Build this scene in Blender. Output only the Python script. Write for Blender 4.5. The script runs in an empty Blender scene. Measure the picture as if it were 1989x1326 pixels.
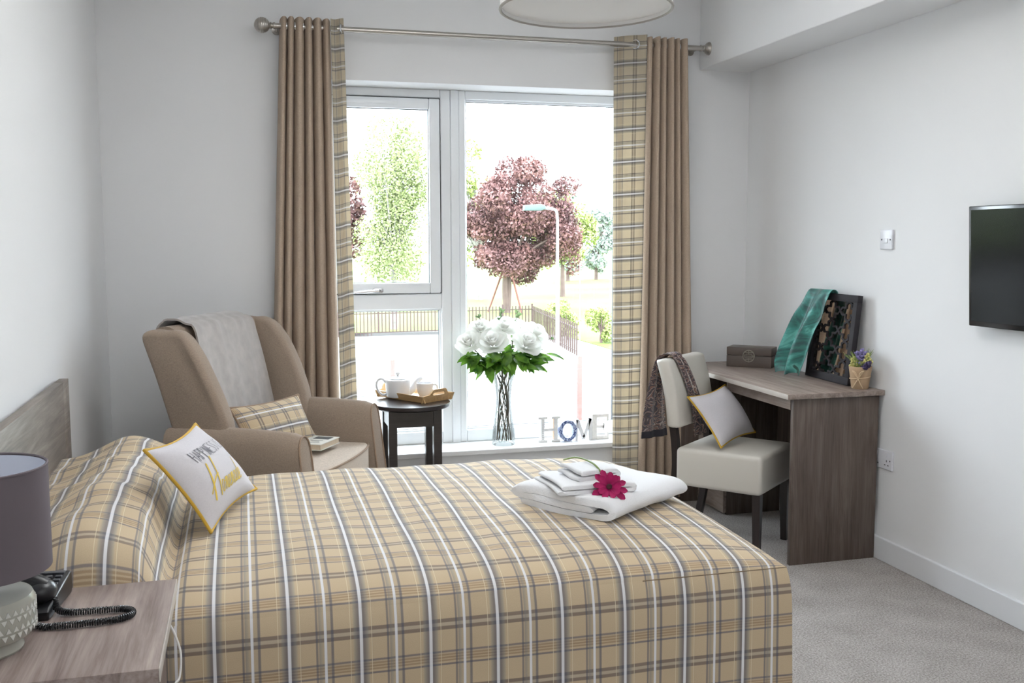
import bpy, bmesh, math, random
import numpy as np
from mathutils import Vector, Matrix, noise

random.seed(7)
rng = np.random.default_rng(11)
PI = math.pi
SC = bpy.context.scene
COL = SC.collection

# ------------------------------------------------------------------ camera
cam_d = bpy.data.cameras.new('camera')
cam = bpy.data.objects.new('camera', cam_d)
COL.objects.link(cam)
cam_d.sensor_width = 36.0
cam_d.lens = 36.0 * 1930.0 / 1989.0
cam_d.clip_start = 0.05
cam_d.clip_end = 900
CAM_H = 1.42
_f, _cx, _cy = 1930.0, 994.5, 663.0
def _n(v):
    return v / np.linalg.norm(v)
_d = _n(np.array([(470.0 - _cx) / _f, -(471.0 - _cy) / _f, -1.0]))
_u = np.array([(8266.0 - _cx) / _f, -(455.0 - _cy) / _f, -1.0])
_u = _n(_u - _d * (_u @ _d))
_z = np.cross(_u, _d)
_R = Matrix(np.array([_u, _d, _z]).tolist()).to_4x4()
_R.translation = (0, 0, CAM_H)
cam.matrix_world = _R
SC.camera = cam

# ------------------------------------------------------------------ light, exposure
SC.view_settings.view_transform = 'Standard'
SC.view_settings.look = 'None'
SC.view_settings.exposure = -0.06
SC.view_settings.gamma = 1.0
SC.view_settings.use_curve_mapping = False
world = bpy.data.worlds.new('overcast_sky')
SC.world = world
world.use_nodes = True
wn = world.node_tree.nodes
bg = wn['Background']
bg.inputs[0].default_value = (0.82, 0.91, 1.0, 1)
bg.inputs[1].default_value = 18.5

def area(name, loc, rot, sx, sy, power, col):
    l = bpy.data.lights.new(name, 'AREA')
    l.shape = 'RECTANGLE'; l.size = sx; l.size_y = sy; l.energy = power; l.color = col
    o = bpy.data.objects.new(name, l); COL.objects.link(o)
    o.location = loc; o.rotation_euler = rot
    return o
# daylight of the sky through the window is sampled through this portal (it adds no light of its own)
_p = area('window_portal', (1.23, 5.36, 1.27), (-PI / 2, 0, 0), 1.74, 1.9, 1, (1, 1, 1))
_p.data.cycles.is_portal = True
# added fill light behind the camera, bounced off the white ceiling
area('ceiling_bounce_fill', (1.0, -0.9, 1.95), (PI, 0, 0), 1.2, 0.6, 40, (0.98, 0.99, 1.0))

# ------------------------------------------------------------------ materials
def lin(c):
    return tuple(((v / 255.0) / 12.92 if v / 255.0 <= 0.04045 else ((v / 255.0 + 0.055) / 1.055) ** 2.4) for v in c)
def rgba(c):
    return (*lin(c), 1.0)

class NT:
    def __init__(s, name):
        s.m = bpy.data.materials.new(name)
        s.m.use_nodes = True
        s.t = s.m.node_tree
        s.b = s.t.nodes['Principled BSDF']
        s.out = s.t.nodes['Material Output']
    def n(s, kind, **kw):
        nd = s.t.nodes.new(kind)
        for k, v in kw.items():
            setattr(nd, k, v)
        return nd
    def l(s, a, b):
        s.t.links.new(a, b)
    def math(s, op, a, b=None):
        nd = s.n('ShaderNodeMath', operation=op)
        for i, v in enumerate((a, b)):
            if v is None: continue
            if isinstance(v, (int, float)): nd.inputs[i].default_value = v
            else: s.l(v, nd.inputs[i])
        return nd.outputs[0]
    def mix(s, fac, a, b, blend='MIX'):
        nd = s.n('ShaderNodeMix', data_type='RGBA', blend_type=blend)
        for idx, v in ((0, fac), (6, a), (7, b)):
            if isinstance(v, (int, float)): nd.inputs[idx].default_value = v
            elif isinstance(v, tuple): nd.inputs[idx].default_value = v
            else: s.l(v, nd.inputs[idx])
        return nd.outputs[2]
    def coord(s, kind='Object', scale=(1, 1, 1), rot=(0, 0, 0)):
        tc = s.n('ShaderNodeTexCoord'); mp = s.n('ShaderNodeMapping')
        s.l(tc.outputs[kind], mp.inputs[0]); mp.inputs['Scale'].default_value = scale
        mp.inputs['Rotation'].default_value = rot
        return mp.outputs[0]
    def noise(s, vec, scale, detail=3, rough=0.5, dist=0.0):
        nd = s.n('ShaderNodeTexNoise'); s.l(vec, nd.inputs['Vector'])
        nd.inputs['Scale'].default_value = scale; nd.inputs['Detail'].default_value = detail
        nd.inputs['Roughness'].default_value = rough; nd.inputs['Distortion'].default_value = dist
        return nd.outputs[0]
    def ramp(s, fac, stops, interp='LINEAR'):
        nd = s.n('ShaderNodeValToRGB'); cr = nd.color_ramp; cr.interpolation = interp
        while len(cr.elements) < len(stops): cr.elements.new(0.5)
        for e, (p, c) in zip(cr.elements, stops):
            e.position = p; e.color = c
        s.l(fac, nd.inputs[0])
        return nd
    def bump(s, h, strength=0.3, dist=0.002):
        nd = s.n('ShaderNodeBump'); nd.inputs['Strength'].default_value = strength
        nd.inputs['Distance'].default_value = dist; s.l(h, nd.inputs['Height'])
        s.l(nd.outputs[0], s.b.inputs['Normal'])
    def set(s, **kw):
        for k, v in kw.items(): s.b.inputs[k].default_value = v
        return s

def plain(name, c, rough=0.5, spec=0.5, metal=0.0, vary=0.0, vscale=30, bump=0.0, bscale=200, bdist=0.001, **kw):
    t = NT(name); base = rgba(c)
    t.set(Roughness=rough, Metallic=metal); t.b.inputs['Specular IOR Level'].default_value = spec
    for k, v in kw.items(): t.b.inputs[k].default_value = v
    if vary:
        nz = t.noise(t.coord(), vscale, 4)
        lo = tuple(v * (1 - vary) for v in base[:3]) + (1,); hi = tuple(min(1, v * (1 + vary)) for v in base[:3]) + (1,)
        t.l(t.ramp(nz, [(0.3, lo), (0.7, hi)]).outputs[0], t.b.inputs['Base Color'])
    else:
        t.b.inputs['Base Color'].default_value = base
    if bump:
        t.bump(t.noise(t.coord(), bscale, 3), bump, bdist)
    return t.m

def fabric(name, c, weave=900, vary=0.12, bump=0.25, sheen=0.15, rough=0.9, coord='Object'):
    t = NT(name); base = rgba(c)
    co = t.coord(coord)
    a = t.noise(t.coord(coord, (1, 1, 8)), weave / 8, 2); b = t.noise(t.coord(coord, (8, 8, 1)), weave / 8, 2)
    h = t.math('ADD', a, b)
    lo = tuple(v * (1 - vary * 2) for v in base[:3]) + (1,); hi = tuple(min(1, v * (1 + vary * 2)) for v in base[:3]) + (1,)
    t.l(t.ramp(t.math('MULTIPLY', h, 0.5), [(0.3, lo), (0.7, hi)]).outputs[0], t.b.inputs['Base Color'])
    t.set(Roughness=rough); t.b.inputs['Specular IOR Level'].default_value = 0.2
    t.b.inputs['Sheen Weight'].default_value = sheen
    t.bump(h, bump, 0.0008)
    return t.m

def wood(name, dark, mid, light, axis='y', rough=0.45, gs=1.0, spec=0.4):
    t = NT(name)
    sc = {'x': (1.2, 14, 14), 'y': (14, 1.2, 14), 'z': (14, 14, 1.2)}[axis]
    co = t.coord('Object', tuple(v * gs for v in sc))
    n1 = t.noise(co, 1.6, 5, 0.6, 1.2)
    sc2 = {'x': (6, 160, 160), 'y': (160, 6, 160), 'z': (160, 160, 6)}[axis]
    n2 = t.noise(t.coord('Object', sc2), 1.0, 3, 0.6)
    f = t.math('ADD', t.math('MULTIPLY', n1, 0.72), t.math('MULTIPLY', n2, 0.28))
    r = t.ramp(f, [(0.34, rgba(dark)), (0.5, rgba(mid)), (0.66, rgba(light))])
    t.l(r.outputs[0], t.b.inputs['Base Color'])
    t.set(Roughness=rough); t.b.inputs['Specular IOR Level'].default_value = spec
    t.bump(n2, 0.12, 0.0006)
    return t.m

PER = 0.169
def plaid(name, base=(198, 178, 148), white=(236, 237, 242), trans=0.0, fade=1.0):
    t = NT(name)
    tc = t.n('ShaderNodeTexCoord'); sx = t.n('ShaderNodeSeparateXYZ'); t.l(tc.outputs['UV'], sx.inputs[0])
    wob = t.noise(tc.outputs['UV'], 14, 2)
    def frac(sock):
        return t.math('FRACT', t.math('ADD', t.math('MULTIPLY', sock, 1 / PER), 10.25))
    fu, fv = frac(sx.outputs[0]), frac(sx.outputs[1])
    def col(c, a): return (*lin(c), a)
    W, G, N, CR, BR, DK = white, (128, 130, 134), (84, 86, 106), (232, 222, 192), (136, 108, 82), (112, 99, 94)
    D1 = (88, 92, 108); D2 = (122, 126, 128)
    us = [(0.0, col(CR, 0)), (0.094, col(CR, 0)), (0.097, col(CR, .85)), (0.104, col(CR, .85)), (0.107, col(D2, 0)), (0.130, col(D2, .05)), (0.165, col(D2, .62)),
          (0.200, col(D1, .78)), (0.225, col(D1, .85)), (0.231, col(W, 1)), (0.269, col(W, 1)), (0.275, col(D1, .85)), (0.300, col(D1, .78)), (0.335, col(D2, .62)), (0.370, col(D2, .05)),
          (0.394, col(CR, 0)), (0.397, col(CR, .85)), (0.404, col(CR, .85)), (0.407, col(N, 0)),
          (0.612, col(N, 0)), (0.618, col(D1, .75)), (0.640, col(D1, .75)), (0.648, col(N, 0)), (0.666, col(D2, .65)), (0.728, col(D2, .15)), (0.732, col(W, 1)), (0.768, col(W, 1)), (0.772, col(D2, .15)),
          (0.820, col(D2, .2)), (0.832, col(D1, .8)), (0.858, col(D1, .8)), (0.868, col(N, 0))]
    vs = [(0.0, col(DK, 0)), (0.168, col(DK, 0)), (0.176, col(DK, .78)), (0.222, col(DK, .78)), (0.230, col((176, 166, 152), .55)), (0.270, col((176, 166, 152), .55)),
          (0.278, col(DK, .78)), (0.324, col(DK, .78)), (0.332, col(DK, 0)), (0.640, col(N, 0)), (0.648, col(N, .7)), (0.670, col(N, .7)), (0.678, col(BR, 0)),
          (0.700, col(BR, 0)), (0.706, col(BR, .55)), (0.724, col(BR, .55)), (0.730, col(BR, .1)), (0.742, col(BR, .1)), (0.748, col(BR, .6)), (0.766, col(BR, .6)),
          (0.772, col(BR, .1)), (0.784, col(BR, .1)), (0.790, col(BR, .55)), (0.808, col(BR, .55)), (0.814, col(N, .1)), (0.828, col(N, .1)), (0.836, col(N, .65)), (0.858, col(N, .65)), (0.866, col(N, 0)), (1.0, col(N, 0))]
    ru, rv = t.ramp(fu, us), t.ramp(fv, vs)
    fine = t.noise(t.coord('UV', (1, 1, 1)), 700, 2)
    b0 = t.ramp(fine, [(0.3, tuple(v * 0.92 for v in lin(base)) + (1,)), (0.7, tuple(v * 1.08 for v in lin(base)) + (1,))]).outputs[0]
    c1 = t.mix(t.math('MULTIPLY', rv.outputs[1], fade), b0, rv.outputs[0])
    c2 = t.mix(t.math('MULTIPLY', ru.outputs[1], 0.86 * fade ** 0.5), c1, ru.outputs[0])
    t.l(c2, t.b.inputs['Base Color'])
    t.set(Roughness=0.85); t.b.inputs['Specular IOR Level'].default_value = 0.25
    t.b.inputs['Sheen Weight'].default_value = 0.1
    t.bump(fine, 0.15, 0.0006)
    if trans:
        tr = t.n('ShaderNodeBsdfTranslucent'); t.l(c2, tr.inputs[0])
        mx = t.n('ShaderNodeMixShader'); mx.inputs[0].default_value = trans
        t.l(t.b.outputs[0], mx.inputs[1]); t.l(tr.outputs[0], mx.inputs[2]); t.l(mx.outputs[0], t.out.inputs[0])
    return t.m

def leaf_mat(name, c1, c2, scale=6, rough=0.6, trans=0.0):
    t = NT(name)
    nz = t.noise(t.coord(), scale, 3)
    r = t.ramp(nz, [(0.35, rgba(c1)), (0.65, rgba(c2))])
    t.l(r.outputs[0], t.b.inputs['Base Color']); t.set(Roughness=rough)
    t.b.inputs['Specular IOR Level'].default_value = 0.3
    if trans:
        tr = t.n('ShaderNodeBsdfTranslucent'); t.l(r.outputs[0], tr.inputs[0])
        mx = t.n('ShaderNodeMixShader'); mx.inputs[0].default_value = trans
        t.l(t.b.outputs[0], mx.inputs[1]); t.l(tr.outputs[0], mx.inputs[2]); t.l(mx.outputs[0], t.out.inputs[0])
    return t.m

def thin_glass(name, tint=(1, 1, 1), refl=1.0, ior=1.45):
    t = NT(name)
    fr = t.n('ShaderNodeFresnel'); fr.inputs[0].default_value = ior
    tp = t.n('ShaderNodeBsdfTransparent'); tp.inputs[0].default_value = (*tint, 1)
    gl = t.n('ShaderNodeBsdfGlossy'); gl.inputs['Roughness'].default_value = 0.02
    mx = t.n('ShaderNodeMixShader')
    t.l(t.math('MULTIPLY', fr.outputs[0], refl), mx.inputs[0]); t.l(tp.outputs[0], mx.inputs[1]); t.l(gl.outputs[0], mx.inputs[2])
    t.l(mx.outputs[0], t.out.inputs[0]); t.t.nodes.remove(t.b)
    return t.m

M = {}
M['wall'] = plain('wall_paint', (238, 238, 239), 0.9, 0.2, bump=0.05, bscale=350)
M['ceil'] = plain('ceiling_paint', (242, 242, 241), 0.9, 0.2)
M['gloss_white'] = plain('white_gloss_trim', (232, 233, 236), 0.35, 0.5)
M['upvc'] = plain('white_upvc', (246, 249, 252), 0.3, 0.5)
M['gasket'] = plain('black_gasket', (45, 48, 54), 0.6)
M['sill'] = plain('sill_board', (240, 240, 240), 0.4)
M['steel'] = plain('brushed_steel', (176, 171, 165), 0.28, 0.5, 1.0)
M['chrome'] = plain('chrome', (210, 210, 212), 0.12, 0.5, 1.0)
M['taupe'] = fabric('taupe_curtain_weave', (176, 158, 141), 900, 0.10, 0.25, 0.05)
M['taupe_dk'] = fabric('taupe_hem', (174, 156, 138), 900, 0.08)
M['plaid'] = plaid('plaid_cloth')
M['plaid_cur'] = plaid('plaid_curtain_cloth', (216, 205, 184), trans=0.45, fade=0.62)
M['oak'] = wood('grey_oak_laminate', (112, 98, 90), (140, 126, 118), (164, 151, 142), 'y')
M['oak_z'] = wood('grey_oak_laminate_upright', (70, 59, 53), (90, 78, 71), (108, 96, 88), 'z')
M['oak_ns'] = wood('nightstand_oak', (112, 96, 91), (146, 131, 125), (170, 156, 149), 'y', 0.4)
M['oak_hb'] = wood('headboard_oak', (92, 83, 76), (120, 110, 102), (144, 135, 126), 'y')
M['edge_pale'] = plain('pale_edge_band', (196, 188, 180), 0.35)
M['black'] = plain('black_gap', (22, 20, 20), 0.7)
M['wenge'] = wood('wenge_dark', (26, 20, 19), (36, 28, 27), (46, 37, 35), 'z', 0.35)
M['table_black'] = wood('dark_espresso', (30, 25, 26), (38, 32, 33), (48, 41, 42), 'x', 0.3, spec=0.5)
M['cream'] = plain('cream_leatherette', (208, 203, 194), 0.42, 0.5, bump=0.08, bscale=400)
M['chair_fab'] = fabric('beige_armchair_weave', (148, 132, 118), 1000, 0.14, 0.3, 0.1)  # weave darkened to carry the bed's shade on the near arm
M['chair_fab_lit'] = fabric('beige_weave_lit', (200, 186, 172), 1000, 0.12, 0.3, 0.1)  # same upholstery, lightened to carry window light on the seat top
M['chair_pipe'] = fabric('beige_piping', (146, 124, 105), 1000, 0.1)
M['throw'] = plain('silver_grey_velvet', (156, 148, 143), 0.6, 0.4, vary=0.12, vscale=22, bump=0.1, bscale=500)
M['throw'].node_tree.nodes['Principled BSDF'].inputs['Sheen Weight'].default_value = 0.6
M['linen'] = fabric('white_linen', (208, 204, 208), 1200, 0.04, 0.2, 0.1)
M['mustard'] = plain('mustard_piping', (196, 158, 62), 0.7, 0.2)
M['print_grey'] = plain('grey_print', (118, 116, 122), 0.85, 0.2)
M['print_yellow'] = plain('mustard_print', (214, 182, 78), 0.8, 0.2)
M['towel'] = plain('white_terry', (240, 240, 242), 0.95, 0.1, bump=0.6, bscale=420, bdist=0.003)
M['towel'].node_tree.nodes['Principled BSDF'].inputs['Sheen Weight'].default_value = 0.3
M['gerbera'] = plain('magenta_petal', (160, 4, 82), 0.55, 0.3, vary=0.15, vscale=90)
M['gerbera_c'] = plain('gerbera_centre', (60, 6, 24), 0.8)
M['stem'] = plain('green_stem', (120, 138, 72), 0.6)
M['lamp_shade'] = plain('mauve_grey_shade', (100, 92, 97), 0.85, 0.2, bump=0.1, bscale=600)
M['shade_in'] = plain('white_shade_lining', (218, 222, 235), 0.7)
M['ceramic'] = plain('sage_grey_ceramic', (164, 162, 152), 0.25, 0.5)
M['ceramic_pat'] = plain('pale_ceramic_relief', (204, 203, 197), 0.35)
M['phone'] = plain('black_plastic', (26, 26, 29), 0.32, 0.5)
M['phone_btn'] = plain('grey_buttons', (66, 67, 72), 0.4)
M['cable'] = plain('white_cable', (225, 222, 218), 0.4)
M['porcelain'] = plain('white_porcelain', (236, 236, 238), 0.15, 0.5)
M['bamboo'] = wood('bamboo', (172, 136, 92), (196, 160, 112), (212, 178, 132), 'x', 0.4)
M['glass'] = thin_glass('window_glass', (0.985, 0.995, 0.99), 0.5)
M['vglass'] = thin_glass('vase_glass', (0.978, 0.992, 0.988), 0.75, 1.44)
M['rose'] = leaf_mat('white_rose_petal', (244, 244, 239), (249, 248, 244), 20, 0.6, 0.36)
M['leaf'] = leaf_mat('rose_leaf', (44, 84, 28), (108, 152, 50), 16, 0.45, 0.35)
M['euca'] = leaf_mat('eucalyptus_leaf', (78, 104, 72), (128, 150, 104), 20, 0.5, 0.3)
M['rstem'] = plain('rose_stem', (84, 74, 56), 0.6, vary=0.25, vscale=20)
M['lt_white'] = plain('whitewashed_letter', (240, 239, 238), 0.6, vary=0.06, vscale=60)
M['lt_side'] = plain('bare_wood_letter_side', (216, 176, 148), 0.6)
M['lt_grey'] = plain('grey_letter', (232, 233, 236), 0.5)
M['stud'] = plain('small_studs', (150, 148, 146), 0.4)
M['box'] = plain('brown_leather_box', (82, 72, 66), 0.45, 0.4, bump=0.08, bscale=400)
M['silver'] = plain('silver_medallion', (186, 182, 172), 0.3, 0.5, 1.0)
M['frame'] = plain('charcoal_frame', (44, 41, 45), 0.65, 0.25)
M['mirror'] = plain('mirror', (215, 205, 195), 0.03, 0.5, 1.0)
M['kraft'] = plain('kraft_paper', (172, 146, 118), 0.8, 0.2, vary=0.08, vscale=40)
M['raffia'] = plain('raffia', (214, 188, 154), 0.7)
M['lav'] = plain('lavender_bloom', (138, 128, 178), 0.8, vary=0.25, vscale=120)
M['dkpurple'] = plain('dark_purple_bloom', (66, 56, 92), 0.8, vary=0.25, vscale=120)
M['yel'] = plain('yellow_bloom', (206, 200, 128), 0.8, vary=0.2, vscale=120)
M['blade'] = leaf_mat('grass_blade', (110, 132, 66), (160, 176, 104), 30, 0.5)
M['tv'] = plain('black_tv_bezel', (16, 15, 17), 0.15, 0.5)
M['tvs'] = plain('black_tv_screen', (14, 13, 14), 0.16, 0.12)
M['switch'] = plain('white_switch_plastic', (226, 226, 232), 0.3)
M['hole'] = plain('dark_slot', (70, 68, 72), 0.6)
M['pshade'] = plain('white_pendant_shade', (243, 242, 240), 0.8, bump=0.05, bscale=500)
M['prim'] = plain('pendant_rim', (168, 163, 157), 0.6)
M['book'] = plain('book_cover', (224, 222, 214), 0.4)
M['pages'] = plain('book_pages', (206, 190, 168), 0.8, vary=0.06, vscale=200)
M['photo_dk'] = plain('cover_photo_dark', (70, 72, 74), 0.5, vary=0.4, vscale=60)
M['seam'] = plain('dark_seam_thread', (128, 110, 90), 0.9)  # stitched seam, a darker tone than the cloth
M['mattress'] = plain('mattress_ticking', (225, 222, 215), 0.9)
# outdoors
M['tarmac'] = plain('pale_tarmac', (120, 119, 118), 0.9, 0.2, vary=0.05, vscale=0.6)
M['grass'] = plain('mown_grass', (94, 110, 56), 0.95, 0.1, vary=0.25, vscale=0.15)
M['kerb'] = plain('kerb_stone', (72, 70, 68), 0.9)
M['line'] = plain('red_brown_paving', (88, 76, 71), 0.9)
M['maple'] = leaf_mat('copper_maple_leaf', (80, 54, 54), (120, 86, 82), 0.9)
M['birch'] = leaf_mat('fresh_birch_leaf', (108, 118, 72), (136, 146, 98), 0.7)
M['palegreen'] = leaf_mat('pale_spring_leaf', (114, 126, 66), (140, 150, 90), 0.4)  # light yellow-green leaf, its paleness also standing in for distance haze
M['hazegreen'] = leaf_mat('distant_haze_green', (130, 140, 132), (146, 154, 144), 0.2)  # washed-out tone, distance haze put into the leaf colour
M['bark'] = plain('brown_bark', (88, 72, 66), 0.9, vary=0.2, vscale=3)
M['wbark'] = plain('pale_birch_bark', (112, 108, 102), 0.9, vary=0.3, vscale=4)
M['rail'] = plain('rusty_railing', (58, 40, 34), 0.7)
M['redpost'] = plain('red_brown_post', (108, 66, 60), 0.7)
M['wire'] = plain('galvanised_wire', (90, 90, 90), 0.5)
M['lampost'] = plain('white_lamp_column', (120, 124, 124), 0.5)
M['lamphead'] = plain('pale_green_lamp_head', (56, 72, 67), 0.5)

def carpet_mat():
    t = NT('beige_carpet'); co = t.coord()
    a = t.noise(co, 150, 4, 0.75); b = t.noise(co, 7, 3)
    f = t.math('ADD', t.math('MULTIPLY', a, 0.86), t.math('MULTIPLY', b, 0.14))
    t.l(t.ramp(f, [(0.34, rgba((120, 113, 108))), (0.5, rgba((168, 162, 158))), (0.66, rgba((207, 202, 198)))]).outputs[0], t.b.inputs['Base Color'])
    t.set(Roughness=1.0); t.b.inputs['Specular IOR Level'].default_value = 0.1
    t.bump(a, 0.8, 0.006); return t.m
M['carpet'] = carpet_mat()

def teal_mat():
    t = NT('teal_silk_scarf'); co = t.coord('UV', (1, 1, 1))
    n = t.noise(co, 6.5, 4, 0.55, 1.8)
    r = t.ramp(n, [(0.28, rgba((26, 44, 46))), (0.40, rgba((40, 84, 82))), (0.52, rgba((58, 132, 124))), (0.60, rgba((104, 178, 170))), (0.66, rgba((50, 92, 84))), (0.78, rgba((92, 104, 92)))])
    t.l(r.outputs[0], t.b.inputs['Base Color']); t.set(Roughness=0.4); t.b.inputs['Sheen Weight'].default_value = 0.2
    return t.m
M['teal'] = teal_mat()
def paisley_mat():
    t = NT('paisley_scarf_cloth'); co = t.coord('UV')
    v = t.n('ShaderNodeTexVoronoi'); v.feature = 'SMOOTH_F1'; v.inputs['Scale'].default_value = 44
    nz = t.n('ShaderNodeTexNoise'); t.l(co, nz.inputs['Vector']); nz.inputs['Scale'].default_value = 18
    mx = t.n('ShaderNodeVectorMath', operation='MULTIPLY_ADD'); t.l(nz.outputs['Color'], mx.inputs[0])
    mx.inputs[1].default_value = (0.06, 0.06, 0); t.l(co, mx.inputs[2]); t.l(mx.outputs[0], v.inputs['Vector'])
    w = t.math('FRACT', t.math('MULTIPLY', v.outputs['Distance'], 4.5))
    r = t.ramp(w, [(0.0, rgba((58, 48, 50))), (0.3, rgba((78, 66, 66))), (0.42, rgba((184, 168, 160))), (0.5, rgba((104, 80, 72))), (0.7, rgba((122, 86, 70))), (0.85, rgba((60, 60, 76))), (1.0, rgba((40, 34, 38)))])
    t.l(r.outputs[0], t.b.inputs['Base Color']); t.set(Roughness=0.85); t.b.inputs['Sheen Weight'].default_value = 0.2
    return t.m
M['paisley'] = paisley_mat()
M['paisley_hem'] = plain('dark_navy_hem', (34, 32, 40), 0.9)
def porcelain_blue():
    t = NT('blue_floral_print'); n = t.noise(t.coord('Object'), 46, 3, 0.5, 2.5)
    r = t.ramp(n, [(0.40, rgba((44, 62, 118))), (0.46, rgba((96, 116, 168))), (0.52, rgba((206, 216, 236))), (0.60, rgba((186, 200, 228))), (0.66, rgba((62, 80, 136)))])
    t.l(r.outputs[0], t.b.inputs['Base Color']); t.set(Roughness=0.4); return t.m
M['lt_blue'] = porcelain_blue()

# ------------------------------------------------------------------ geometry helpers
class B:
    def __init__(s):
        s.bm = bmesh.new(); s.uv = s.bm.loops.layers.uv.new('UVMap')
    def box(s, c, size, bev=0.0, seg=2, rot=None):
        mt = Matrix.Translation(c)
        if rot is not None: mt = mt @ (rot if isinstance(rot, Matrix) else Matrix.Rotation(rot, 4, 'Z'))
        mt = mt @ Matrix.Diagonal((*size, 1))
        r = bmesh.ops.create_cube(s.bm, size=1.0, matrix=mt)
        if bev > 0:
            es = list({e for v in r['verts'] for e in v.link_edges})
            bmesh.ops.bevel(s.bm, geom=es, offset=bev, segments=seg, profile=0.5, affect='EDGES', clamp_overlap=True)
        return s
    def box2(s, lo, hi, bev=0.0, seg=2):
        return s.box([(a + b) / 2 for a, b in zip(lo, hi)], [abs(b - a) for a, b in zip(lo, hi)], bev, seg)
    def prism(s, pts, axis, a0, a1, bev=0.0, seg=2):
        """closed 2-D outline swept along an axis; pts are the two other coordinates in cyclic order"""
        def P(p, a):
            return {'x': (a, p[0], p[1]), 'y': (p[0], a, p[1]), 'z': (p[0], p[1], a)}[axis]
        v0 = [s.bm.verts.new(P(p, a0)) for p in pts]; v1 = [s.bm.verts.new(P(p, a1)) for p in pts]
        n = len(pts); fs = []
        for i in range(n):
            j = (i + 1) % n; fs.append(s.bm.faces.new((v0[i], v0[j], v1[j], v1[i])))
        f0 = s.bm.faces.new(v0[::-1]); f1 = s.bm.faces.new(v1)
        bmesh.ops.recalc_face_normals(s.bm, faces=fs + [f0, f1])
        if bev > 0:
            es = list(f0.edges) + list(f1.edges)
            bmesh.ops.bevel(s.bm, geom=es, offset=bev, segments=seg, profile=0.5, affect='EDGES', clamp_overlap=True)
        return s
    def lathe(s, prof, c=(0, 0, 0), seg=32, mat=None):
        c = Vector(c); rings = []
        for r, z in prof:
            if r < 1e-6: rings.append([s.bm.verts.new(c + Vector((0, 0, z)))])
            else: rings.append([s.bm.verts.new(c + Vector((r * math.cos(2 * PI * k / seg), r * math.sin(2 * PI * k / seg), z))) for k in range(seg)])
        for a, b in zip(rings, rings[1:]):
            for k in range(seg):
                l = (k + 1) % seg
                q = ([a[k], a[l]] if len(a) > 1 else [a[0]]) + ([b[l], b[k]] if len(b) > 1 else [b[0]])
                if len(q) > 2: s.bm.faces.new(q)
        if mat is not None:
            bmesh.ops.transform(s.bm, matrix=mat, verts=[v for r in rings for v in r])
        return s
    def tube(s, pts, r, seg=8, closed=False, cap=True):
        pts = [Vector(p) for p in pts]; n = len(pts)
        rs = r if isinstance(r, (list, tuple)) else [r] * n
        rings = []; up = None
        for i, p in enumerate(pts):
            if closed: t = pts[(i + 1) % n] - pts[i - 1]
            else: t = pts[min(i + 1, n - 1)] - pts[max(i - 1, 0)]
            if t.length < 1e-9: t = Vector((0, 0, 1))
            t.normalize()
            if up is None:
                up = Vector((0, 0, 1)) if abs(t.z) < 0.9 else Vector((1, 0, 0))
            a = up - t * up.dot(t)
            if a.length < 1e-6: a = t.orthogonal()
            a.normalize(); up = a; b = t.cross(a)
            rings.append([s.bm.verts.new(p + (a * math.cos(2 * PI * k / seg) + b * math.sin(2 * PI * k / seg)) * rs[i]) for k in range(seg)])
        for i in range(n if closed else n - 1):
            A, C = rings[i], rings[(i + 1) % n]
            for k in range(seg):
                l = (k + 1) % seg; s.bm.faces.new((A[k], A[l], C[l], C[k]))
        if cap and not closed and seg > 2:
            s.bm.faces.new(rings[0][::-1]); s.bm.faces.new(rings[-1])
        return s
    def grid(s, nu, nv, fn, uvfn=None, flip=False):
        vs = [[s.bm.verts.new(fn(i / nu, j / nv)) for j in range(nv + 1)] for i in range(nu + 1)]
        for i in range(nu):
            for j in range(nv):
                ids = [(i, j), (i + 1, j), (i + 1, j + 1), (i, j + 1)]
                if flip: ids = ids[::-1]
                f = s.bm.faces.new([vs[a][b] for a, b in ids])
                for lp, (a, b) in zip(f.loops, ids):
                    lp[s.uv].uv = uvfn(a / nu, b / nv) if uvfn else (a / nu, b / nv)
        return s
    def sheet(s, sec, th, closed_u=False):
        """cloth lofted through rows of points, given thickness th"""
        rows = [[Vector(p) for p in r] for r in sec]; nr, nc = len(rows), len(rows[0])
        nor = []
        for i in range(nr):
            line = []
            for j in range(nc):
                a = rows[min(i + 1, nr - 1)][j] - rows[max(i - 1, 0)][j]; b = rows[i][min(j + 1, nc - 1)] - rows[i][max(j - 1, 0)]
                c = a.cross(b); line.append(c.normalized() if c.length > 1e-12 else Vector((0, 0, 1)))
            nor.append(line)
        V = [[[s.bm.verts.new(rows[i][j] + nor[i][j] * th * sg / 2) for j in range(nc)] for i in range(nr)] for sg in (1, -1)]
        du = [0.0]
        for i in range(1, nr): du.append(du[-1] + (rows[i][nc // 2] - rows[i - 1][nc // 2]).length)
        dv = [0.0]
        for j in range(1, nc): dv.append(dv[-1] + (rows[nr // 2][j] - rows[nr // 2][j - 1]).length)
        def F(vs, uvs):
            f = s.bm.faces.new(vs)
            for lp, q in zip(f.loops, uvs): lp[s.uv].uv = q
        for i in range(nr - 1):
            for j in range(nc - 1):
                ids = [(i, j), (i + 1, j), (i + 1, j + 1), (i, j + 1)]
                F([V[0][a][b] for a, b in ids], [(dv[b], du[a]) for a, b in ids])
                F([V[1][a][b] for a, b in ids[::-1]], [(dv[b], du[a]) for a, b in ids[::-1]])
        def rim(idx):
            for (a, b), (c, d) in zip(idx, idx[1:]):
                F([V[0][a][b], V[1][a][b], V[1][c][d], V[0][c][d]], [(dv[b], du[a])] * 2 + [(dv[d], du[c])] * 2)
        rim([(i, 0) for i in range(nr)][::-1]); rim([(i, nc - 1) for i in range(nr)])
        rim([(0, j) for j in range(nc)]); rim([(nr - 1, j) for j in range(nc)][::-1])
        return s
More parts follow.
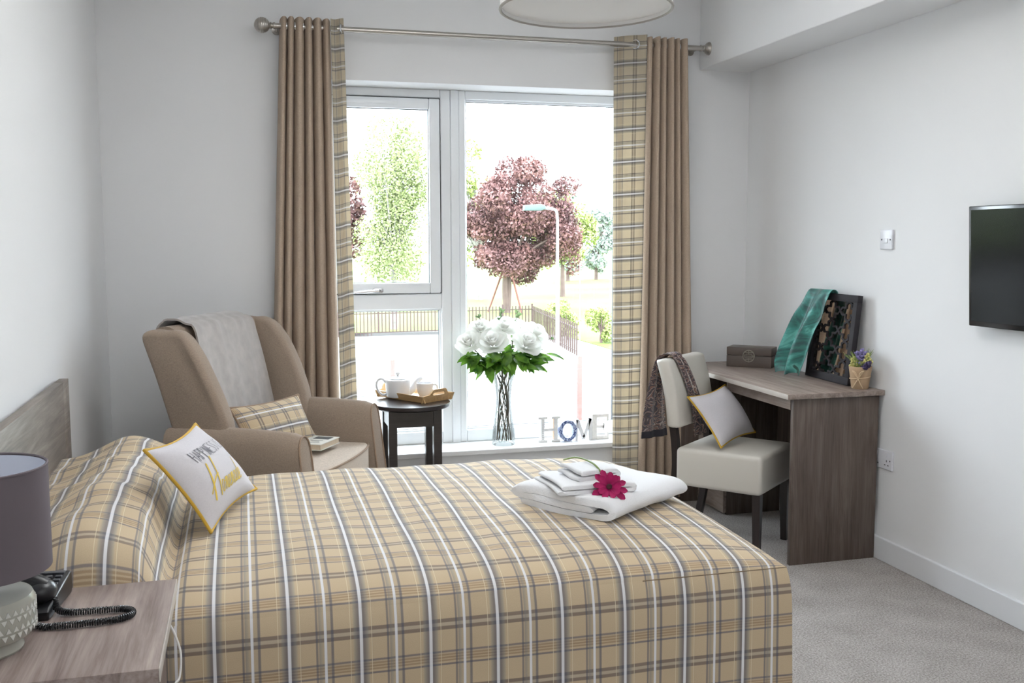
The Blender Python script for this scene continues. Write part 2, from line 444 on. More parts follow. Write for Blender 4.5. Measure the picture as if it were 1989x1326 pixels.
    def sphere(s, c, r, seg=16, ring=10, scale=(1, 1, 1)):
        mt = Matrix.Translation(c) @ Matrix.Diagonal((*[r * k for k in scale], 1))
        bmesh.ops.create_uvsphere(s.bm, u_segments=seg, v_segments=ring, radius=1.0, matrix=mt)
        return s
    def face(s, pts):
        s.bm.faces.new([s.bm.verts.new(p) for p in pts]); return s

WM = {}
def mesh_of(b, mat, smooth=True, ang=38, name='m'):
    me = bpy.data.meshes.new(name)
    b.bm.to_mesh(me); b.bm.free()
    if mat is not None:
        for x in (mat if isinstance(mat, list) else [mat]): me.materials.append(x)
    if smooth:
        me.polygons.foreach_set('use_smooth', [True] * len(me.polygons))
        me.set_sharp_from_angle(angle=math.radians(ang))
    return me
def obj(name, b, mat, parent=None, local=False, smooth=True, ang=38, label=None, kind=None):
    """links one mesh object; coordinates are the world's unless local (then the root thing's own)"""
    me = b if isinstance(b, bpy.types.Mesh) else mesh_of(b, mat, smooth, ang, name)
    o = bpy.data.objects.new(name, me); COL.objects.link(o)
    wm = Matrix.Identity(4)
    if parent is not None:
        wm = WM[parent.name]; o.parent = parent
        if not local: me.transform(wm.inverted())
    WM[o.name] = wm
    if label: o['label'] = label
    if kind: o['kind'] = kind
    return o
def tag(o, label, cat, group=None):
    o['label'] = label; o['category'] = cat
    if group: o['group'] = group
    return o
def thing(name, label, cat, loc=(0, 0, 0), rz=0.0, group=None):
    o = bpy.data.objects.new(name, None); COL.objects.link(o)
    o.empty_display_size = 0.05
    o.location = loc; o.rotation_euler = (0, 0, rz)
    WM[o.name] = Matrix.Translation(loc) @ Matrix.Rotation(rz, 4, 'Z')
    return tag(o, label, cat, group)
def struct(name, b, mat, parent=None, smooth=False):
    o = obj(name, b, mat, parent, smooth=smooth)
    if parent is None: o['kind'] = 'structure'
    return o
def share(name, src, parent, mtx):
    """another object on the same mesh"""
    o = bpy.data.objects.new(name, src.data); COL.objects.link(o); o.parent = parent; o.matrix_local = mtx
    WM[o.name] = WM[parent.name]
    return o
def sm(a, b, x):
    t = min(1.0, max(0.0, (x - a) / (b - a))); return t * t * (3 - 2 * t)
def lerp(a, b, t): return a + (b - a) * t
def vlerp(a, b, t): return [x + (y - x) * t for x, y in zip(a, b)]
def spline(pts, n):
    """Catmull-Rom resampling"""
    pts = [Vector(p) for p in pts]; out = []
    m = len(pts) - 1
    for k in range(n + 1):
        t = k / n * m; i = min(int(t), m - 1); t -= i
        p0, p1, p2, p3 = pts[max(i - 1, 0)], pts[i], pts[i + 1], pts[min(i + 2, m)]
        out.append(0.5 * ((2 * p1) + (p2 - p0) * t + (2 * p0 - 5 * p1 + 4 * p2 - p3) * t * t + (3 * p1 - p0 - 3 * p2 + p3) * t ** 3))
    return out

# ------------------------------------------------------------------ room shell
XL, XR, YW, YB, ZC = -0.63, 2.733, 5.07, -1.6, 2.75
WX0, WX1, WZ0, WZ1 = 0.36, 2.10, 0.300, 2.222
YO = 5.37
struct('floor', B().box2((XL - 0.1, YB - 0.1, -0.1), (XR + 0.1, YO, 0)), M['carpet'])
struct('ceiling', B().box2((XL - 0.1, YB - 0.1, ZC), (XR + 0.1, YO, ZC + 0.1)), M['ceil'])
struct('wall_left', B().box2((XL - 0.1, YB, 0), (XL, YO, ZC)), M['wall'])
struct('wall_right', B().box2((XR, YB, 0), (XR + 0.1, YO, ZC)), M['wall'])
struct('wall_front', B().box2((XL - 0.1, YB - 0.1, 0), (XR + 0.1, YB, ZC)), M['wall'])
wb = B()
wb.box2((XL, YW, 0), (WX0, YO, ZC)); wb.box2((WX1, YW, 0), (XR, YO, ZC))
wb.box2((WX0, YW, 0), (WX1, YO, WZ0)); wb.box2((WX0, YW, WZ1), (WX1, YO, ZC))
struct('wall_back', wb, M['wall'])
struct('trim_1', B().box2((2.430, YB, 2.348), (XR, YW, ZC), 0.004), M['wall'])          # boxed-in bulkhead
struct('trim_2', B().box2((WX0 - 0.03, 5.035, WZ0), (WX1 + 0.03, YW, WZ0 + 0.027), 0.005).box2((WX0, YW - 0.01, WZ0), (WX1, 5.285, WZ0 + 0.027)), M['sill'])
def baseb(lo, hi): return B().box2(lo, hi, 0.004)
struct('baseboard_right', baseb((XR - 0.018, YB, 0), (XR, YW, 0.103)), M['gloss_white'])
struct('baseboard_left', baseb((XL, YB, 0), (XL + 0.018, YW, 0.103)), M['gloss_white'])
struct('baseboard_back', baseb((XL + 0.018, YW - 0.018, 0), (XR - 0.018, YW, 0.103)), M['gloss_white'])

# window: left light with an opening casement over a fixed pane, right light one fixed pane
YF = 5.27
win = B()
def bar(b, x0, x1, z0, z1, y0=YF, y1=YF + 0.07, bev=0.006): b.box2((x0, y0, z0), (x1, y1, z1), bev)
zb, zt = WZ0 + 0.027, WZ1
bar(win, WX0, WX0 + 0.055, zb, zt); bar(win, 1.032, 1.087, zb, zt); bar(win, WX1 - 0.06, WX1, zb, zt); bar(win, 1.131, 1.168, zb, zt)
for a0, a1 in ((WX0 + 0.055, 1.032), (1.168, WX1 - 0.06)):
    bar(win, a0, a1, zt - 0.045, zt); bar(win, a0, a1, zb, zb + 0.066)
bar(win, WX0 + 0.055, 1.032, 1.062, 1.144)
w = struct('window_1', win, M['upvc'])
obj('mullion_cover', B().box2((1.0872, YF - 0.006, zb), (1.1308, YF + 0.07, zt), 0.005), M['upvc'], w)
# beads round the fixed panes
def beads(x0, x1, z0, z1, wd, y):
    b = B()
    for (a0, a1, c0, c1) in ((x0 + wd, x1 - wd, z0, z0 + wd), (x0 + wd, x1 - wd, z1 - wd, z1), (x0, x0 + wd, z0, z1), (x1 - wd, x1, z0, z1)):
        b.box2((a0, y, c0), (a1, y + 0.02, c1), 0.003 if wd > 0.008 else 0)
    return b
obj('glazing_bead', beads(1.166, WX1 - 0.058, zb + 0.064, zt - 0.043, 0.012, YF + 0.022), M['upvc'], w)
obj('glazing_bead', beads(WX0 + 0.053, 1.034, zb + 0.064, 1.064, 0.012, YF + 0.022), M['upvc'], w)
obj('gasket', beads(1.176, WX1 - 0.068, zb + 0.074, zt - 0.053, 0.004, YF + 0.030), M['gasket'], w)
obj('gasket', beads(WX0 + 0.063, 1.024, zb + 0.074, 1.054, 0.004, YF + 0.030), M['gasket'], w)
obj('glass_pane', B().box2((1.15, YF + 0.040, zb + 0.05), (WX1 - 0.04, YF + 0.044, zt - 0.03)), M['glass'], w, smooth=False)
obj('glass_pane', B().box2((WX0 + 0.04, YF + 0.040, zb + 0.05), (1.045, YF + 0.044, 1.075)), M['glass'], w, smooth=False)
# casement
sx0, sx1, sz0, sz1 = WX0 + 0.06, 1.027, 1.149, zt - 0.050
sash = B()
for (a0, a1, c0, c1) in ((sx0 + 0.056, sx1 - 0.058, sz0, sz0 + 0.056), (sx0 + 0.056, sx1 - 0.058, sz1 - 0.056, sz1), (sx0, sx0 + 0.056, sz0, sz1), (sx1 - 0.058, sx1, sz0, sz1)):
    sash.box2((a0, YF - 0.012, c0), (a1, YF + 0.05, c1), 0.006)
sh = obj('casement_sash', sash, M['upvc'], w)
obj('gasket', beads(sx0 - 0.004, sx1 + 0.004, sz0 - 0.004, sz1 + 0.004, 0.005, YF - 0.002), M['gasket'], sh)
obj('gasket', beads(sx0 + 0.054, sx1 - 0.056, sz0 + 0.054, sz1 - 0.054, 0.0045, YF + 0.006), M['gasket'], sh)
obj('glass_pane', B().box2((sx0 + 0.04, YF + 0.022, sz0 + 0.04), (sx1 - 0.04, YF + 0.026, sz1 - 0.04)), M['glass'], sh, smooth=False)
obj('trickle_vent', B().box2((0.46, YF - 0.020, sz1 - 0.034), (0.80, YF - 0.010, sz1 - 0.014), 0.003), M['upvc'], sh)
h = B()
h.box2((0.655, YF - 0.030, sz0 + 0.006), (0.715, YF - 0.010, sz0 + 0.030), 0.008)
h.tube([(0.69, YF - 0.036, sz0 + 0.018), (0.62, YF - 0.045, sz0 + 0.014), (0.56, YF - 0.042, sz0 + 0.008)], [0.009, 0.0075, 0.006], 10)
hd = obj('handle', h, M['chrome'], w, label='grey metal lever handle')
obj('lock_button', B().lathe([(0, 0.006), (0.007, 0.006), (0.008, 0)], seg=16, mat=Matrix.Translation((0.69, YF - 0.031, sz0 + 0.018)) @ Matrix.Rotation(PI / 2, 4, 'X')), M['black'], hd)

# ------------------------------------------------------------------ curtain pole and curtains
YR, ZR = 4.96, 2.442
pole = thing('curtain_pole', 'brushed steel curtain pole with ribbed ball ends above the window', 'curtain pole', (1.28, YR, ZR))
obj('pole', B().tube([(0.155, YR, ZR), (2.405, YR, ZR)], 0.0135, 16), M['steel'], pole)
for sx, xb in ((-1, 0.120), (1, 2.440)):
    prof = []
    for k in range(41):
        a = PI * k / 40; r = 0.037 * math.sin(a); zz = -0.037 * math.cos(a)
        prof.append((max(r - (0.0016 if k % 4 == 0 else 0), 0), zz))
    f = obj('finial', B().lathe(prof, seg=28, mat=Matrix.Translation((xb, YR, ZR)) @ Matrix.Rotation(PI / 2, 4, 'Y')), M['steel'], pole)
    obj('collar', B().lathe([(0, 0), (0.012, 0), (0.017, 0.006), (0.011, 0.012), (0.016, 0.018), (0.016, 0.026), (0, 0.026)], seg=20,
        mat=Matrix.Translation((xb - sx * 0.034, YR, ZR)) @ Matrix.Rotation(-sx * PI / 2, 4, 'Y')), M['steel'], f)
for xb in (0.19, 2.37):
    obj('bracket', B().tube([(xb, YW - 0.001, ZR), (xb, YR + 0.01, ZR)], 0.008, 10).lathe([(0, 0), (0.022, 0), (0.022, 0.008), (0, 0.008)], seg=20, mat=Matrix.Translation((xb, YW, ZR)) @ Matrix.Rotation(PI / 2, 4, 'X')), M['steel'], pole)

def wave(n, seed, amp):
    """wide rounded folds to the room with narrow creases between them"""
    rs = random.Random(seed); am = [rs.uniform(0.8, 1.15) for _ in range(n + 2)]; cut = [0.0]
    for _ in range(n): cut.append(cut[-1] + rs.uniform(0.72, 1.28))
    cut = [c / cut[-1] for c in cut]
    def f(s, t):
        i = 0
        while i < n - 1 and s > cut[i + 1]: i += 1
        fr = min(1, max(0, (s - cut[i]) / (cut[i + 1] - cut[i])))
        c = abs(math.sin(PI * fr)) ** 0.62
        return amp * am[i] * (2 * c - 1) * (1 - 0.12 * t), 0.0
    return f
ZT = 2.482
def curtain(name, label, x_top, x_bot, nf, pl_top, pl_bot, side, seed):
    t = thing(name, label, 'curtain', ((x_top[0] + x_top[1]) / 2, YR, 0.02), 0, 'eyelet curtains either side of the window')
    wv = wave(nf, seed, 0.043)
    def P(s, q):   # q from the top (0) to the hem (1)
        z = lerp(ZT, 0.022, q)
        dy, dx = wv(s, q)
        xa, xb = lerp(x_top[0], x_bot[0], q), lerp(x_top[1], x_bot[1], q)
        zz = z - 0.010 * (1 - q) ** 8 * (1 - (dy / 0.05 + 1) * 0.5)
        return Vector((lerp(xa, xb, s) + dx * (xb - xa), YR - dy, zz))
    bd = B(); bd.grid(nf * 18, 46, P, lambda s, q: (s * nf * 0.19, q * 2.46))
    o = obj('drape', bd, M['taupe'], t, ang=60)
    md = o.modifiers.new('thick', 'SOLIDIFY'); md.thickness = 0.003
    obj('stitched_heading', B().grid(nf * 18, 2, lambda s, q: P(s, 0.0455 + q * 0.0012) + Vector((0, -0.0022, 0)), None), M['taupe_dk'], t, ang=60)
    # plaid leading edge, turned to face the room
    def Q(s, q):
        z = lerp(ZT + 0.004, 0.022, q)
        xa, xb = lerp(pl_top[0], pl_bot[0], q), lerp(pl_top[1], pl_bot[1], q)
        if side < 0: y = YR - 0.050 + 0.050 * s + 0.012 * math.sin(PI * s)
        else: y = YR + 0.034 - 0.075 * s - 0.010 * math.sin(PI * s * 1.6)
        return Vector((lerp(xa, xb, s), y + 0.004 * math.sin(5 * q + 2 * s), z + (0.010 * s - 0.004 if side > 0 else -0.008 * math.cos(PI * s))))
    wd = 0.075 if side < 0 else 0.19
    sw = B(); sw.grid(14, 50, Q, lambda s, q: (q * 2.46 + 0.03, s * wd + 0.05))
    e = obj('plaid_border', sw, M['plaid_cur'], t, ang=60, label='plaid leading edge of the curtain')
    md = e.modifiers.new('thick', 'SOLIDIFY'); md.thickness = 0.003
    # eyelet rings where the pole goes through
    for k in range(nf * 2):
        s = (k + 0.5) / (nf * 2); p = P(s, 0.016)
        rg = [(p.x, YR + 0.021 * math.cos(a), ZR + 0.021 * math.sin(a)) for a in np.linspace(0, 2 * PI, 20, endpoint=False)]
        obj('eyelet', B().tube(rg, 0.0035, 6, closed=True), M['chrome'], t)
    p = Q(0.62 if side > 0 else 0.8, 0.016)
    for dyy in (-0.004,):
        cx = p.x; ang = math.radians(32 if side > 0 else -60)
        rg = [(cx + 0.022 * math.cos(a) * math.cos(ang) * (1 if side > 0 else 0.4), p.y + dyy - 0.022 * math.cos(a) * math.sin(ang), ZR + 0.022 * math.sin(a)) for a in np.linspace(0, 2 * PI, 24, endpoint=False)]
        obj('eyelet', B().tube(rg, 0.004, 6, closed=True), M['chrome'], t)
    return t
curtain('curtain', 'taupe eyelet curtain with narrow plaid edge, behind the armchair', (0.205, 0.438), (0.10, 0.452), 6, (0.436, 0.502), (0.452, 0.545), -1, 3)
curtain('curtain', 'taupe eyelet curtain with broad plaid edge, behind the cream desk chair', (2.062, 2.305), (2.035, 2.385), 6, (1.905, 2.066), (1.915, 2.035), 1, 8)

# ------------------------------------------------------------------ pendant lamp
pt = thing('pendant_lamp', 'large white drum pendant lamp hanging from the ceiling', 'pendant lamp', (0.97, 2.77, ZC))
pc = (0.97, 2.77, 0)
obj('drum_shade', B().lathe([(0.246, 2.083), (0.248, 2.30), (0.244, 2.30), (0.242, 2.083), (0.246, 2.083)], pc, 72), M['pshade'], pt)
obj('diffuser', B().lathe([(0, 2.094), (0.242, 2.094), (0.242, 2.098), (0, 2.098)], pc, 72), M['pshade'], pt)
obj('rim', B().tube([(0.97 + 0.246 * math.cos(a), 2.77 + 0.246 * math.sin(a), 2.083) for a in np.linspace(0, 2 * PI, 72, endpoint=False)], 0.0042, 8, closed=True), M['prim'], pt)
_l = area('pendant_bulb', (0.97, 2.77, 2.24), (PI, 0, 0), 0.30, 0.30, 62, (0.98, 0.99, 1.0)); _l.data.shape = 'DISK'
obj('flex', B().tube([(0.97, 2.77, 2.30), (0.97, 2.77, ZC)], 0.004, 8), M['cable'], pt)
obj('ceiling_rose', B().lathe([(0, -0.03), (0.04, -0.026), (0.05, 0), (0, 0)], (0.97, 2.77, ZC), 32), M['pshade'], pt)

# ------------------------------------------------------------------ bed and bedspread
BX0, BX1, BY0, BY1 = -0.59, 1.40, 2.335, 3.67
bed = thing('bed', 'double bed with a grey oak headboard against the left wall', 'bed', (0.4, 3.0, 0))
hb = obj('headboard', B().box2((-0.618, 2.435, 0.25), (-0.588, 3.555, 0.958), 0.002), M['oak_hb'], bed)
obj('headboard_post', B().box2((-0.618, 3.558, 0), (-0.588, 3.660, 0.958), 0.002), M['oak_hb'], bed)
obj('headboard_post', B().box2((-0.618, 2.335, 0), (-0.588, 2.432, 0.958), 0.002), M['oak_hb'], bed)
obj('mattress', B().box2((BX0 + 0.02, BY0 + 0.03, 0.30), (BX1 - 0.03, BY1 - 0.03, 0.515), 0.03), M['mattress'], bed)
obj('divan_base', B().box2((BX0 + 0.02, BY0 + 0.03, 0.06), (BX1 - 0.03, BY1 - 0.03, 0.30), 0.01), M['chair_fab'], bed)
for px in (BX0 + 0.15, BX1 - 0.18):
    for py in (BY0 + 0.15, BY1 - 0.15):
        obj('foot', B().lathe([(0, 0), (0.025, 0), (0.03, 0.06), (0, 0.06)], (px, py, 0), 16), M['black'], bed)

def hbed(x, y):
    en, ef, eb = max(y - BY0, 0), max(BX1 - x, 0), max(BY1 - y, 0)
    e1, e2, e3 = (1 - math.exp(-en / 0.15)) ** 0.52, (1 - math.exp(-ef / 0.17)) ** 0.56, (1 - math.exp(-eb / 0.11)) ** 0.6
    z = 0.543 + 0.080 * e1 * e2 * e3
    z += 0.0035 * math.sin(9 * x + 5 * y) * e1 * e2 * e3 + 0.0025 * math.sin(23 * x - 11 * y + 1.3) * e1 * e2 * e3
    # pillows under the spread
    en2, eb2 = 1 - math.exp(-(en + 0.01) / 0.055), 1 - math.exp(-(eb + 0.004) / 0.06)
    if x < -0.10:
        front = 1 - sm(-0.262, -0.196, x)
        top = 0.712 + 0.068 * math.exp(-((x + 0.365) / 0.125) ** 2)
        top += 0.006 * math.sin(7 * y + 1.0) + 0.004 * math.sin(17 * y + 20 * x) + 0.004 * math.sin(31 * y - 12 * x)
        hp = lerp(0.60, top, en2 * eb2) if True else top
        z = z + max(hp - z, 0) * front ** 0.8
        z -= 0.020 * math.exp(-((x + 0.190) / 0.018) ** 2) * e1
    return z
spread = thing('bedspread', 'beige plaid bedspread fitted over the bed and its pillows', 'bedspread', (0.4, 3.0, 0.55))
tp = B()
NX, NY = 220, 130
xs = np.linspace(BX0, BX1, NX + 1)
def arc_v(y):
    return y
_vn = {}
def top_uv(i, j):
    return None
# arc length down the slope so that the checks keep their size over the hump
H = [[hbed(x, y) for y in np.linspace(BY0, BY1, NY + 1)] for x in xs]
jm = NY // 2
au = [BX0]
for i in range(NX):
    d = math.hypot(xs[i + 1] - xs[i], H[i + 1][jm] - H[i][jm]); au.append(au[-1] + d)
off = au[-1] - BX1
au = [a - off for a in au]
_k = next(i for i in range(NX + 1) if xs[i] > -0.16); _o = au[_k] - xs[_k]
au = [xs[i] if i >= _k else au[i] - _o for i in range(NX + 1)]
_q = np.linspace(0, 1, NY + 1); ys = BY0 + (BY1 - BY0) * (_q - 0.11 * np.sin(2 * PI * _q) / 1.0 * 1.0)
H = [[hbed(x, y) for y in ys] for x in xs]; im = int(NX * 0.6); av = [BY0]
for j in range(NY):
    av.append(av[-1] + math.hypot(ys[j + 1] - ys[j], H[im][j + 1] - H[im][j]))
UPH, VPH = -0.588, 0.055 - 2.335
def T(s, q):
    i, j = round(s * NX), round(q * NY)
    return (xs[i], ys[j], H[i][j])
tp.grid(NX, NY, T, lambda s, q: (au[round(s * NX)] + UPH, av[round(q * NY)] + VPH))
obj('top_panel', tp, M['plaid'], spread, ang=80)
# skirt round the near side, the foot and the far side, with a gathered seam
per = []
def seamz(x, y): return hbed(x, y)
for x in np.linspace(BX0, BX1, 120): per.append((x, BY0, x))
for y in np.linspace(BY0, BY1, 70)[1:]: per.append((BX1, y, BX1 + (y - BY0)))
for x in np.linspace(BX1, BX0, 60)[1:]: per.append((x, BY1, BX1 + (BY1 - BY0) + BX1 - x))
np_ = len(per) - 1
def SK(s, q):
    x, y, u = per[round(s * np_)]
    z0 = hbed(x, y)
    z = lerp(z0, 0.015, q)
    o = (0.006 + 0.010 * q) * (0.6 + 0.6 * math.sin(9.0 * u + 0.8) * q + 0.3 * math.sin(23 * u) * q)
    c = 0.006 * math.exp(-((1 - q) ** 2) * 0) * 0
    o = o * min(1, q * 8) + 0.017 * (1 - math.exp(-q * 14))
    nx = 1.0 if x >= BX1 - 1e-6 else 0.0
    ny = -1.0 if y <= BY0 + 1e-6 else (1.0 if y >= BY1 - 1e-6 else 0.0)
    return (x + nx * o * 0.35, y + ny * o, z)
sk = B(); sk.grid(np_, 44, SK, lambda s, q: (per[round(s * np_)][2] + UPH, (lerp(0.543, 0.015, q) - 0.488)))
obj('skirt', sk, M['plaid'], spread, ang=80)
seam = [(x, y, hbed(x, y) - 0.001) for x, y, u in per]
seam = [Vector(p) for p in seam]
seam = [p for p in seam if (p.y < BY0 + 0.02 and p.x > 0.98) or p.x > BX1 - 0.01]
obj('seam', B().tube(seam, 0.0016, 6), M['seam'], spread)

# ------------------------------------------------------------------ cushions
def sgnpow(v, p): return math.copysign(abs(v) ** p, v)
class Cushion:
    def __init__(s, c, thick, back, pinch=0.10, sag=0.0, seed=0):
        s.TL, s.TR, s.BR, s.BL = [Vector(p) for p in c]; s.th = thick; s.bk = back; s.pi = pinch; s.seed = seed
        s.N = ((s.TR - s.TL) + (s.BR - s.BL)).cross((s.TL - s.BL) + (s.TR - s.BR)).normalized()
        s.W = (((s.TR - s.TL).length) + ((s.BR - s.BL).length)) / 2; s.Hh = ((s.TL - s.BL).length + (s.TR - s.BR).length) / 2
    def flat(s, u, v):   # u, v in [-1, 1]
        uu = u * (1 - s.pi * (1 - v * v) * abs(u) ** 1.5); vv = v * (1 - s.pi * 1.25 * (1 - u * u) * abs(v) ** 1.5)
        a, b = (uu + 1) / 2, (vv + 1) / 2
        lo = s.BL.lerp(s.BR, a); hi = s.TL.lerp(s.TR, a)
        return lo.lerp(hi, b)
    def prof(s, u, v):
        e = max(0.0, (1 - abs(u) ** 2.4)) ** 0.62 * max(0.0, (1 - abs(v) ** 2.4)) ** 0.62
        wr = 0.04 * math.sin(9 * u + 4 * v + s.seed) * math.sin(5 * v - 2 * u) * (1 - e) * 2.2
        return e * (1 + wr)
    def P(s, u, v, side=1, off=0.0):
        p = s.prof(u, v)
        return s.flat(u, v) + s.N * (side * (s.th if side > 0 else s.bk) * p + off)
    def build(s, n=34, swap=False, uo=0.0, vo=0.0):
        b = B()
        def uvf(a, c):
            q = (a * s.W + uo, c * s.Hh + vo); return (q[1], q[0]) if swap else q
        k = lambda t: math.sin((t - 0.5) * PI)
        b.grid(n, n, lambda a, c: s.P(k(a), k(c), 1), lambda a, c: uvf((k(a) + 1) / 2, (k(c) + 1) / 2))
        b.grid(n, n, lambda a, c: s.P(k(a), k(c), -1), lambda a, c: uvf((k(a) + 1) / 2, (k(c) + 1) / 2), flip=True)
        bmesh.ops.remove_doubles(b.bm, verts=b.bm.verts, dist=1e-5)
        return b
    def rim(s, n=24):
        k = lambda t: math.sin((t - 0.5) * PI)
        q = [s.flat(k(i / n), -1) for i in range(n)] + [s.flat(1, k(i / n)) for i in range(n)] + [s.flat(k(1 - i / n), 1) for i in range(n)] + [s.flat(-1, k(1 - i / n)) for i in range(n)]
        return q

LET = {  # strokes in a unit cell
    'H': [[(0, 1), (0.05, 0)], [(0.95, 1), (1, 0)], [(0.02, .5), (0.98, .55)]],
    'A': [[(0, 0), (.5, 1), (1, 0)], [(.2, .35), (.8, .35)]],
    'P': [[(0, 0), (0, 1)], [(0, 1), (.7, .95), (.95, .75), (.7, .55), (0, .5)]],
    'I': [[(.5, 0), (.5, 1)]],
    'N': [[(0, 0), (0, 1), (1, 0), (1, 1)]],
    'E': [[(1, 0), (0, 0), (0, 1), (1, 1)], [(0, .5), (.8, .5)]],
    'S': [[(1, .9), (.5, 1), (0, .78), (.5, .52), (1, .25), (.5, 0), (0, .1)]],
}
def ribbon(b, cu, pts, w, off):
    """flat print stroke lying on the cushion's face"""
    pts = [Vector((p[0], p[1], 0)) for p in pts]; L, Rr = [], []
    for i, p in enumerate(pts):
        t = pts[min(i + 1, len(pts) - 1)] - pts[max(i - 1, 0)]; t.normalize(); nn = Vector((-t.y, t.x, 0)) * w / 2
        for q, lst in ((p + nn, L), (p - nn, Rr)):
            u = max(-0.97, min(0.97, q.x / (cu.W / 2))); v = max(-0.97, min(0.97, q.y / (cu.Hh / 2)))
            lst.append(b.bm.verts.new(cu.P(u, v, 1, off)))
    for i in range(len(pts) - 1):
        b.bm.faces.new((Rr[i], Rr[i + 1], L[i + 1], L[i]))
def subdiv(pts, n=5):
    o = []
    for a, c in zip(pts, pts[1:]):
        for k in range(n): o.append(vlerp(a, c, k / n))
    o.append(pts[-1]); return o

cu = Cushion([(-0.262, 2.72, 0.880), (-0.153, 3.15, 0.868), (0.022, 3.208, 0.640), (-0.104, 2.775, 0.632)], 0.060, 0.035, 0.115, seed=1)
hc = thing('cushion', 'white cushion with mustard piping printed HAPPINESS IS, leaning on the bed pillows', 'cushion', (-0.09, 2.98, 0.63))
obj('cover', cu.build(), M['linen'], hc, ang=80)
obj('piping', B().tube(cu.rim(), 0.0048, 8, closed=True), M['mustard'], hc)
tx = B(); x = -0.122; lw = 0.0160
for ch in 'HAPPINESS IS':
    if ch == ' ': x += 0.012; continue
    wd = 0.004 if ch == 'I' else lw
    for k, stt in enumerate(LET[ch]):
        p = [(x + a * wd + (0.5 - c) * 0.006, 0.040 + c * 0.042) for a, c in stt]
        ribbon(tx, cu, subdiv(p, 4), 0.0046 if (ch in 'HPN' and k == 0) else 0.0028, 0.0014)
    x += wd + 0.0074
obj('lettering', tx, M['print_grey'], hc, label='grey printed words HAPPINESS IS')
def o_(x): return [(x + .013, .030), (x + .004, .034), (x, .016), (x + .005, 0), (x + .013, .010), (x + .014, .026), (x + .020, .028)]
def m_(x): return [(x, 0), (x + .003, .032), (x + .008, .032), (x + .009, .002), (x + .012, .032), (x + .018, .032), (x + .019, 0), (x + .024, .008)]
def e_(x): return [(x, .012), (x + .010, .020), (x + .009, .034), (x + .002, .030), (x + .001, .008), (x + .008, 0), (x + .015, .008)]
def a_l(x): return [(x + .012, .030), (x + .004, .034), (x, .016), (x + .005, 0), (x + .012, .014), (x + .013, .034), (x + .013, .002), (x + .018, .006)]
def d_(x): return [(x + .012, .028), (x + .004, .034), (x, .016), (x + .005, 0), (x + .012, .014), (x + .014, .078), (x + .013, .002), (x + .018, .006)]
sc_ = [[(-.022, .104), (-.020, .070), (-.018, .030), (-.018, -.008)], [(.014, .118), (.016, .080), (.018, .030), (.018, -.006)],
       [(-.036, .016), (-.026, .028), (-.010, .044), (.008, .056), (.024, .060)],
       o_(.028), m_(.050), e_(.077), m_(.096), a_l(.124), d_(.146), e_(.168)]
tx = B()
for k, st in enumerate(sc_):
    q = [(p.x * 1.12 - 0.130 + 0.62 * p.y, p.y * 1.0 - 0.078) for p in spline([(a, b, 0) for a, b in st], 8 * (len(st) - 1))]
    ribbon(tx, cu, q, 0.0078 if k == 0 else (0.0062 if k == 1 else 0.0042), 0.0016)
obj('lettering', tx, M['print_yellow'], hc, label='mustard script word Homemade')

# ------------------------------------------------------------------ towels and flower on the bed
def towel(name, label, O, d1, d2, L1, L2, path, th, group, seed, zoff):
    """a folded towel: the folded profile (s, h) runs along d1, swept along d2, lying on what is below"""
    t = thing(name, label, 'towel', (O[0] + d1[0] * L1 / 2 + d2[0] * L2 / 2, O[1] + d1[1] * L1 / 2 + d2[1] * L2 / 2, zoff(O[0], O[1])), 0, group)
    pr = spline([(a, c, 0) for a, c in path], 90)
    A, Cc = [], []
    for i, p in enumerate(pr):
        tg = pr[min(i + 1, len(pr) - 1)] - pr[max(i - 1, 0)]; tg.normalize(); nn = Vector((-tg.y, tg.x, 0))
        e = min(1, min(i, len(pr) - 1 - i) / 2 + 0.35)
        A.append(p + nn * th * e / 2); Cc.append(p - nn * th * e / 2)
    loop = A + Cc[::-1]; n = len(A); nt = 36
    b = B(); rows = []
    for k in range(nt + 1):
        q = k / nt; rows.append([])
        ed = 1 - 0.10 * math.exp(-min(q, 1 - q) * 40)
        for m, p in enumerate(loop):
            s_ = p.x + 0.004 * math.sin(6 * q + seed + p.y * 60); hgt = p.y * ed
            tt = q * L2 + 0.003 * math.sin(30 * p.x + seed + 40 * p.y)
            X = O[0] + d1[0] * s_ + d2[0] * tt; Y = O[1] + d1[1] * s_ + d2[1] * tt
            nz = noise.noise(Vector((X * 9, Y * 9, hgt * 20 + seed))) * 0.005
            rows[-1].append(b.bm.verts.new((X, Y, zoff(X, Y) + hgt + nz)))
    nl = len(loop)
    for k in range(nt):
        for m in range(nl):
            l = (m + 1) % nl; b.bm.faces.new((rows[k][m], rows[k][l], rows[k + 1][l], rows[k + 1][m]))
    for k, fl in ((0, False), (nt, True)):
        for m in range(n - 1):
            q = [rows[k][m], rows[k][m + 1], rows[k][nl - 2 - m], rows[k][nl - 1 - m]]
            b.bm.faces.new(q if fl else q[::-1])
    bmesh.ops.recalc_face_normals(b.bm, faces=b.bm.faces)
    return t, b
def n2(a, b):
    l = math.hypot(a, b); return (a / l, b / l)
bt, b = towel('bath_towel', 'large white bath towel folded thick, lowest of the towel stack', (0.780, 2.880), n2(0.22, -0.262), n2(0.35, 0.275), 0.345, 0.445,
    [(0.024, 0.011), (0.156, 0.010), (0.281, 0.011), (0.328, 0.016), (0.348, 0.034), (0.328, 0.052), (0.281, 0.055), (0.156, 0.055), (0.047, 0.054), (0.008, 0.045), (0.015, 0.034), (0.062, 0.0325), (0.172, 0.0330), (0.285, 0.0330)],
    0.0205, 'white towels stacked on the bed', 1, lambda x, y: hbed(min(x, 1.24), y) + 0.001)
obj('folded_cloth', b, M['towel'], bt, ang=75)
base2 = lambda x, y: hbed(x, y) + 0.0665
